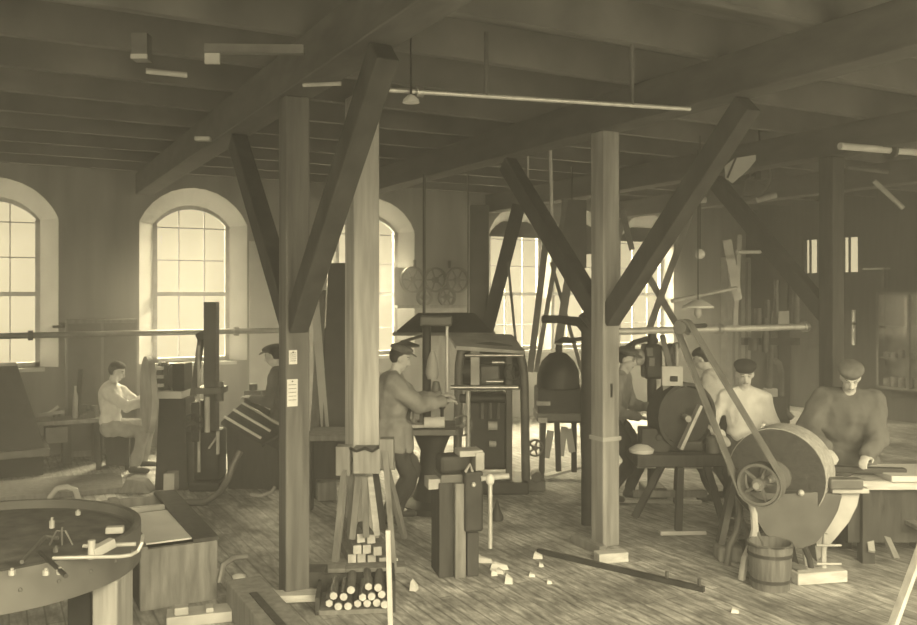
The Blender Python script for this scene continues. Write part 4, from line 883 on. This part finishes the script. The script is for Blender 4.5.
# legs
for y in (-.16,.2):
    MB().tube([P(737,468,y),P(738,480,y),P(743,492,y),P(747,508,y),P(748,524,y),P(744,540,y),P(738,552,y)+Vector((0,0,0)),P(735,573,y)],[.02,.022,.024,.028,.03,.03,.028,.03],8).build('leg', m_casl if y < 0 else m_mid, t.o, smooth=True)
    MB().tube([P(748,524,y),P(754,536,y),P(757,548,y),P(756,573,y)],.025,8).build('leg', m_cast, t.o, smooth=True)
    MB().tube([P(817,528,y),P(815,545,y),P(815,562,y),P(817,573,y)],.022,8).build('leg', m_casl, t.o, smooth=True)
    MB().tube([P(796,540,y),P(801,552,y),P(804,566,y),P(806,573,y)],.024,8).build('leg', m_iron, t.o, smooth=True)
for py in (538,556): MB().cyl(P(806,py,-.2),P(830,py,-.2),.009,seg=8).build('tie_rod', m_casl, t.o)
MB().ell(P(791,487,-.2),.025,None,10,8).build('drain_plug', m_casl, t.o, smooth=True)
MB().bar(P(738,470,.05),P(722,545,.05),.08,.05).build('stay', m_iron, t.o)
one('timber_sleeper','pale timber sleeper lying under the front foot of the grindstone','wood block',MB().box((0,0,.05),(.42,.13,.09),rz=.2),m_plank,ground(818,582),bevel=.008)
one('timber_sleeper','short dark end timber beside the sleeper under the grindstone','wood block',MB().box((0,0,.055),(.10,.2,.11),rz=.2),m_oldw,ground(796,580),bevel=.008)
one('wood_block','round topped grey block under the driving side of the grindstone','wood block',MB().b2(-.13,.1,-.1,.1,0,.13),m_oldw,ground(731,560),bevel=.03)
one('wood_block','dark block wedged beneath the bent leg of the grindstone','wood block',MB().b2(-.06,.06,-.07,.07,0,.17),m_dkw,ground(748,562),bevel=.01)
t = T('wooden_bucket', 'staved wooden bucket on the floor below the grindstone', 'bucket', 770, 587)
X, Z = t.x, t.z
MB().lathe([(0,0),(.14,0),(.165,.34),(.150,.34),(.128,.03),(0,.03)],26).build('pail', m_bucket, t.o, smooth=True)
for z_,r_ in ((.07,.147),(.26,.161)): MB().ring((0,0,z_),r_,0,(0,0,1),26,flat=(.025,.008)).build('hoop', m_iron, t.o)
MB().lathe([(0,.2),(.141,.2),(.141,.21),(0,.21)],24).build('water', m_black, t.o)
MB().tube([(-.165,0,.32),(-.14,-.11,.33),(0,-.175,.335),(.14,-.11,.33),(.165,0,.32)],.006).build('bail', m_iron, t.o)

# ---------------------------------------------------------------- bench at the right edge with the dark bar
t = T('plank_table', 'stout table with pale plank top where the smocked man works', 'workbench', 885, 562)
X, Z = t.x, t.z; P = t.p
MB().b2(X(838),X(960),-.12,.5,Z(487),Z(478)).build('table_top', m_plank, t.o, bevel=.01)
MB().b2(X(882),X(960),-.16,.35,Z(478),Z(472)).build('pale_board', m_sheet, t.o, bevel=.006)
MB().b2(X(848),X(960),.0,.45,.16,Z(489)).build('apron', m_dkw, t.o)
for px in (866,945):
    for y in (.0,.42): MB().b2(X(px)-.05,X(px)+.05,y-.05,y+.05,0,Z(487)).build('leg', m_dkw, t.o)
MB().bar(P(866,548,-.1),P(871,530,.05),.05,.03).build('brace_lath', m_casl, t.o); MB().bar(P(890,555,-.1),P(886,532,.05),.05,.03).build('brace_lath', m_oldw, t.o)
MB().b2(X(905),X(960),-.2,.0,Z(524),Z(520)).build('shelf', m_oldw, t.o)
on(t,'iron_bar','dark flat bar held by the smocked man across the table','bar',862,476,MB().bar((-.26,0,.05),(.36,-.04,.04),.07,.045),m_iron,.05,bevel=.006)
on(t,'folded_cloth','rumpled dark cloth under the smocked man hands on the table','cloth',845,478,MB().ell((0,0,.03),(.12,.1,.05),None,16,8),m_trou,.12,smooth=True)
one('leaning_stick','pale stick leaning up in the near corner by the plank table','stick',MB().bar((0,0,0),(.34,.12,.72),.055,.03),m_lath,ground(882,655),bevel=.004)

# ---------------------------------------------------------------- end wall: cupboard, doors
yA, yB = endy(884), endy(960)
s_ = F/(XE*SN+endy(890)*CS); zt, zb = H-(292-HY)/s_, H-(388-HY)/s_
t = T('glazed_cupboard', 'glazed wall cupboard with shelves of small stores on the dark end wall', 'cupboard', loc=(XE-.22,(yA+yB)/2,zb), rot=0)
hy_ = abs(yA-yB)/2; hz2 = zt-zb
MB().b2(.18,.2,-hy_,hy_,0,hz2).build('back_panel', m_mid, t.o)
fr_ = MB(); fr_.b2(0,.2,-hy_,-hy_+.05,0,hz2).b2(0,.2,hy_-.05,hy_,0,hz2).b2(0,.2,-hy_,hy_,0,.05).b2(0,.2,-hy_,hy_,hz2-.05,hz2)
fr_.b2(-.01,.03,hy_*.1-.02,hy_*.1+.02,0,hz2); fr_.build('case_frame', m_mid, t.o)
for k in (.32,.64): MB().b2(.03,.18,-hy_+.05,hy_-.05,hz2*k-.015,hz2*k+.015).build('shelf', m_mid, t.o)
gl = MB().b2(.012,.016,-hy_+.05,hy_-.05,.05,hz2-.05).build('pane', m_glass, t.o)
random.seed(3)
for k,z_ in enumerate((.05,hz2*.32+.015)):
    for i in range(8):
        y_ = hy_-.14-i*(2*hy_-.25)/8; h_ = random.uniform(.1,.22) if k==0 else random.uniform(.05,.12)
        o = MB().lathe([(.05,0),(.055,.02),(.055,h_),(.03,h_+.02),(0,h_+.02)],12).build('store_jar', m_bott, loc=t.loc+Vector((.10,y_,z_)), smooth=True)
        tag(o, ['jar of stores on the bottom shelf of the glazed cupboard','small tin on the middle shelf of the glazed cupboard'][k], 'jar', ['jars on the bottom cupboard shelf','tins on the middle cupboard shelf'][k])
d_ = bpy.data.objects.new('door_1', None); C.objects.link(d_); d_['kind'] = 'structure'; d_.location = (XE, (endy(790)+endy(750))/2, 0)
hw = abs(endy(790)-endy(752))/2
MB().b2(-.05,0,-hw,hw,0,2.5).build('door_panel', m_brace, d_)
for k in (-.45,.45): MB().b2(-.07,-.05,k*hw*1.0-.3,k*hw+.3,.2,1.2).build('door_moulding', m_dwall, d_)
# strips on and beside the dark post
s_ = F/12.0
t = T('wall_lath','narrow bright strip hanging on the dark end wall above the smocked man','strip',loc=(XE-.03,endy(855),0),rot=0)
dd = XE*SN+endy(855)*CS; z0,z1 = H-(345-HY)*dd/F, H-(310-HY)*dd/F
t.o.location.z = z0; MB().b2(-.02,.02,-.03,.03,0,z1-z0).build('strip', m_sheet, t.o); MB().b2(-.03,.03,-.035,.035,(z1-z0)*.58,(z1-z0)*.64).build('clip', m_iron, t.o)
t = T('side_cupboard','tall narrow pale fronted cupboard behind the dark timber post','cupboard',px=836,py=438)
X, Z = t.x, t.z
MB().b2(X(828),X(843),0,.3,0,Z(318)).build('case', m_oldw, t.o, bevel=.008); MB().b2(X(837),X(842),-.02,0,Z(380),Z(345)).build('notice_strip', m_sheet, t.o)
t = T('wall_shelf','small pale shelf bracket on the dark end wall beside the cupboard','shelf',loc=(XE-.2,endy(880),0),rot=0)
dd = XE*SN+endy(880)*CS; t.o.location.z = H-(268-HY)*dd/F
MB().b2(0,.2,-.2,.2,-.03,0).build('board', m_casl, t.o); MB().b2(.1,.2,-.15,-.1,-.35,-.03).build('bracket', m_mid, t.o)  # pale board on a grey bracket
# ---------------------------------------------------------------- light: overcast sky through the windows, an added fill lamp behind the view, an added haze
sc = bpy.context.scene
COL = (1,.86,.53)
W = bpy.data.worlds.new('sky'); sc.world = W; W.use_nodes = True
W.node_tree.nodes['Background'].inputs[0].default_value = (*COL,1); W.node_tree.nodes['Background'].inputs[1].default_value = 1.45
def area(name, loc, rot, sx, sy, e, col=COL):
    l = bpy.data.lights.new(name,'AREA'); l.shape = 'RECTANGLE'; l.size = sx; l.size_y = sy; l.energy = e; l.color = col
    o = bpy.data.objects.new(name,l); C.objects.link(o); o.location = loc; o.rotation_euler = rot; return o
area('window_daylight', (8.5, 16.6, 6.2), (math.radians(-58),0,0), 14, 3, 24000)
area('rear_fill', (0, -9, 6.6), (math.radians(64),0,math.radians(-15)), 14, 4.5, 6800)  # added fill lamp behind the camera, brightening the whole interior
hz_ = MB().b2(-6.9, XE-.02, -3.4, YW-.02, .02, ZC-.02)
m = bpy.data.materials.new('added haze'); m.use_nodes = True; nt = m.node_tree; nt.nodes.remove(nt.nodes['Principled BSDF'])
vs = nt.nodes.new('ShaderNodeVolumeScatter'); vs.inputs['Density'].default_value = .047; vs.inputs['Anisotropy'].default_value = .55; vs.inputs['Color'].default_value = (.97,.97,.97,1)  # haze added to lift the darks and spread a glow round the windows
nt.links.new(vs.outputs[0], nt.nodes['Material Output'].inputs['Volume'])
o = hz_.build('haze', m); o['kind'] = 'stuff'; o['label'] = 'added haze filling the workshop, lifting its darks'; o['category'] = 'haze'
cam = bpy.data.cameras.new('camera'); co = bpy.data.objects.new('camera', cam); C.objects.link(co); sc.camera = co
co.location = (0,0,H); co.rotation_euler = (PI/2,0,CAM)
cam.sensor_width = 36; cam.lens = F/917*36; cam.shift_y = -18.5/917; cam.clip_end = 200
sc.view_settings.view_transform = 'Standard'; sc.view_settings.look = 'None'; sc.view_settings.gamma = 1; sc.view_settings.exposure = 0; sc.view_settings.use_curve_mapping = False
sc.cycles.use_denoising = True
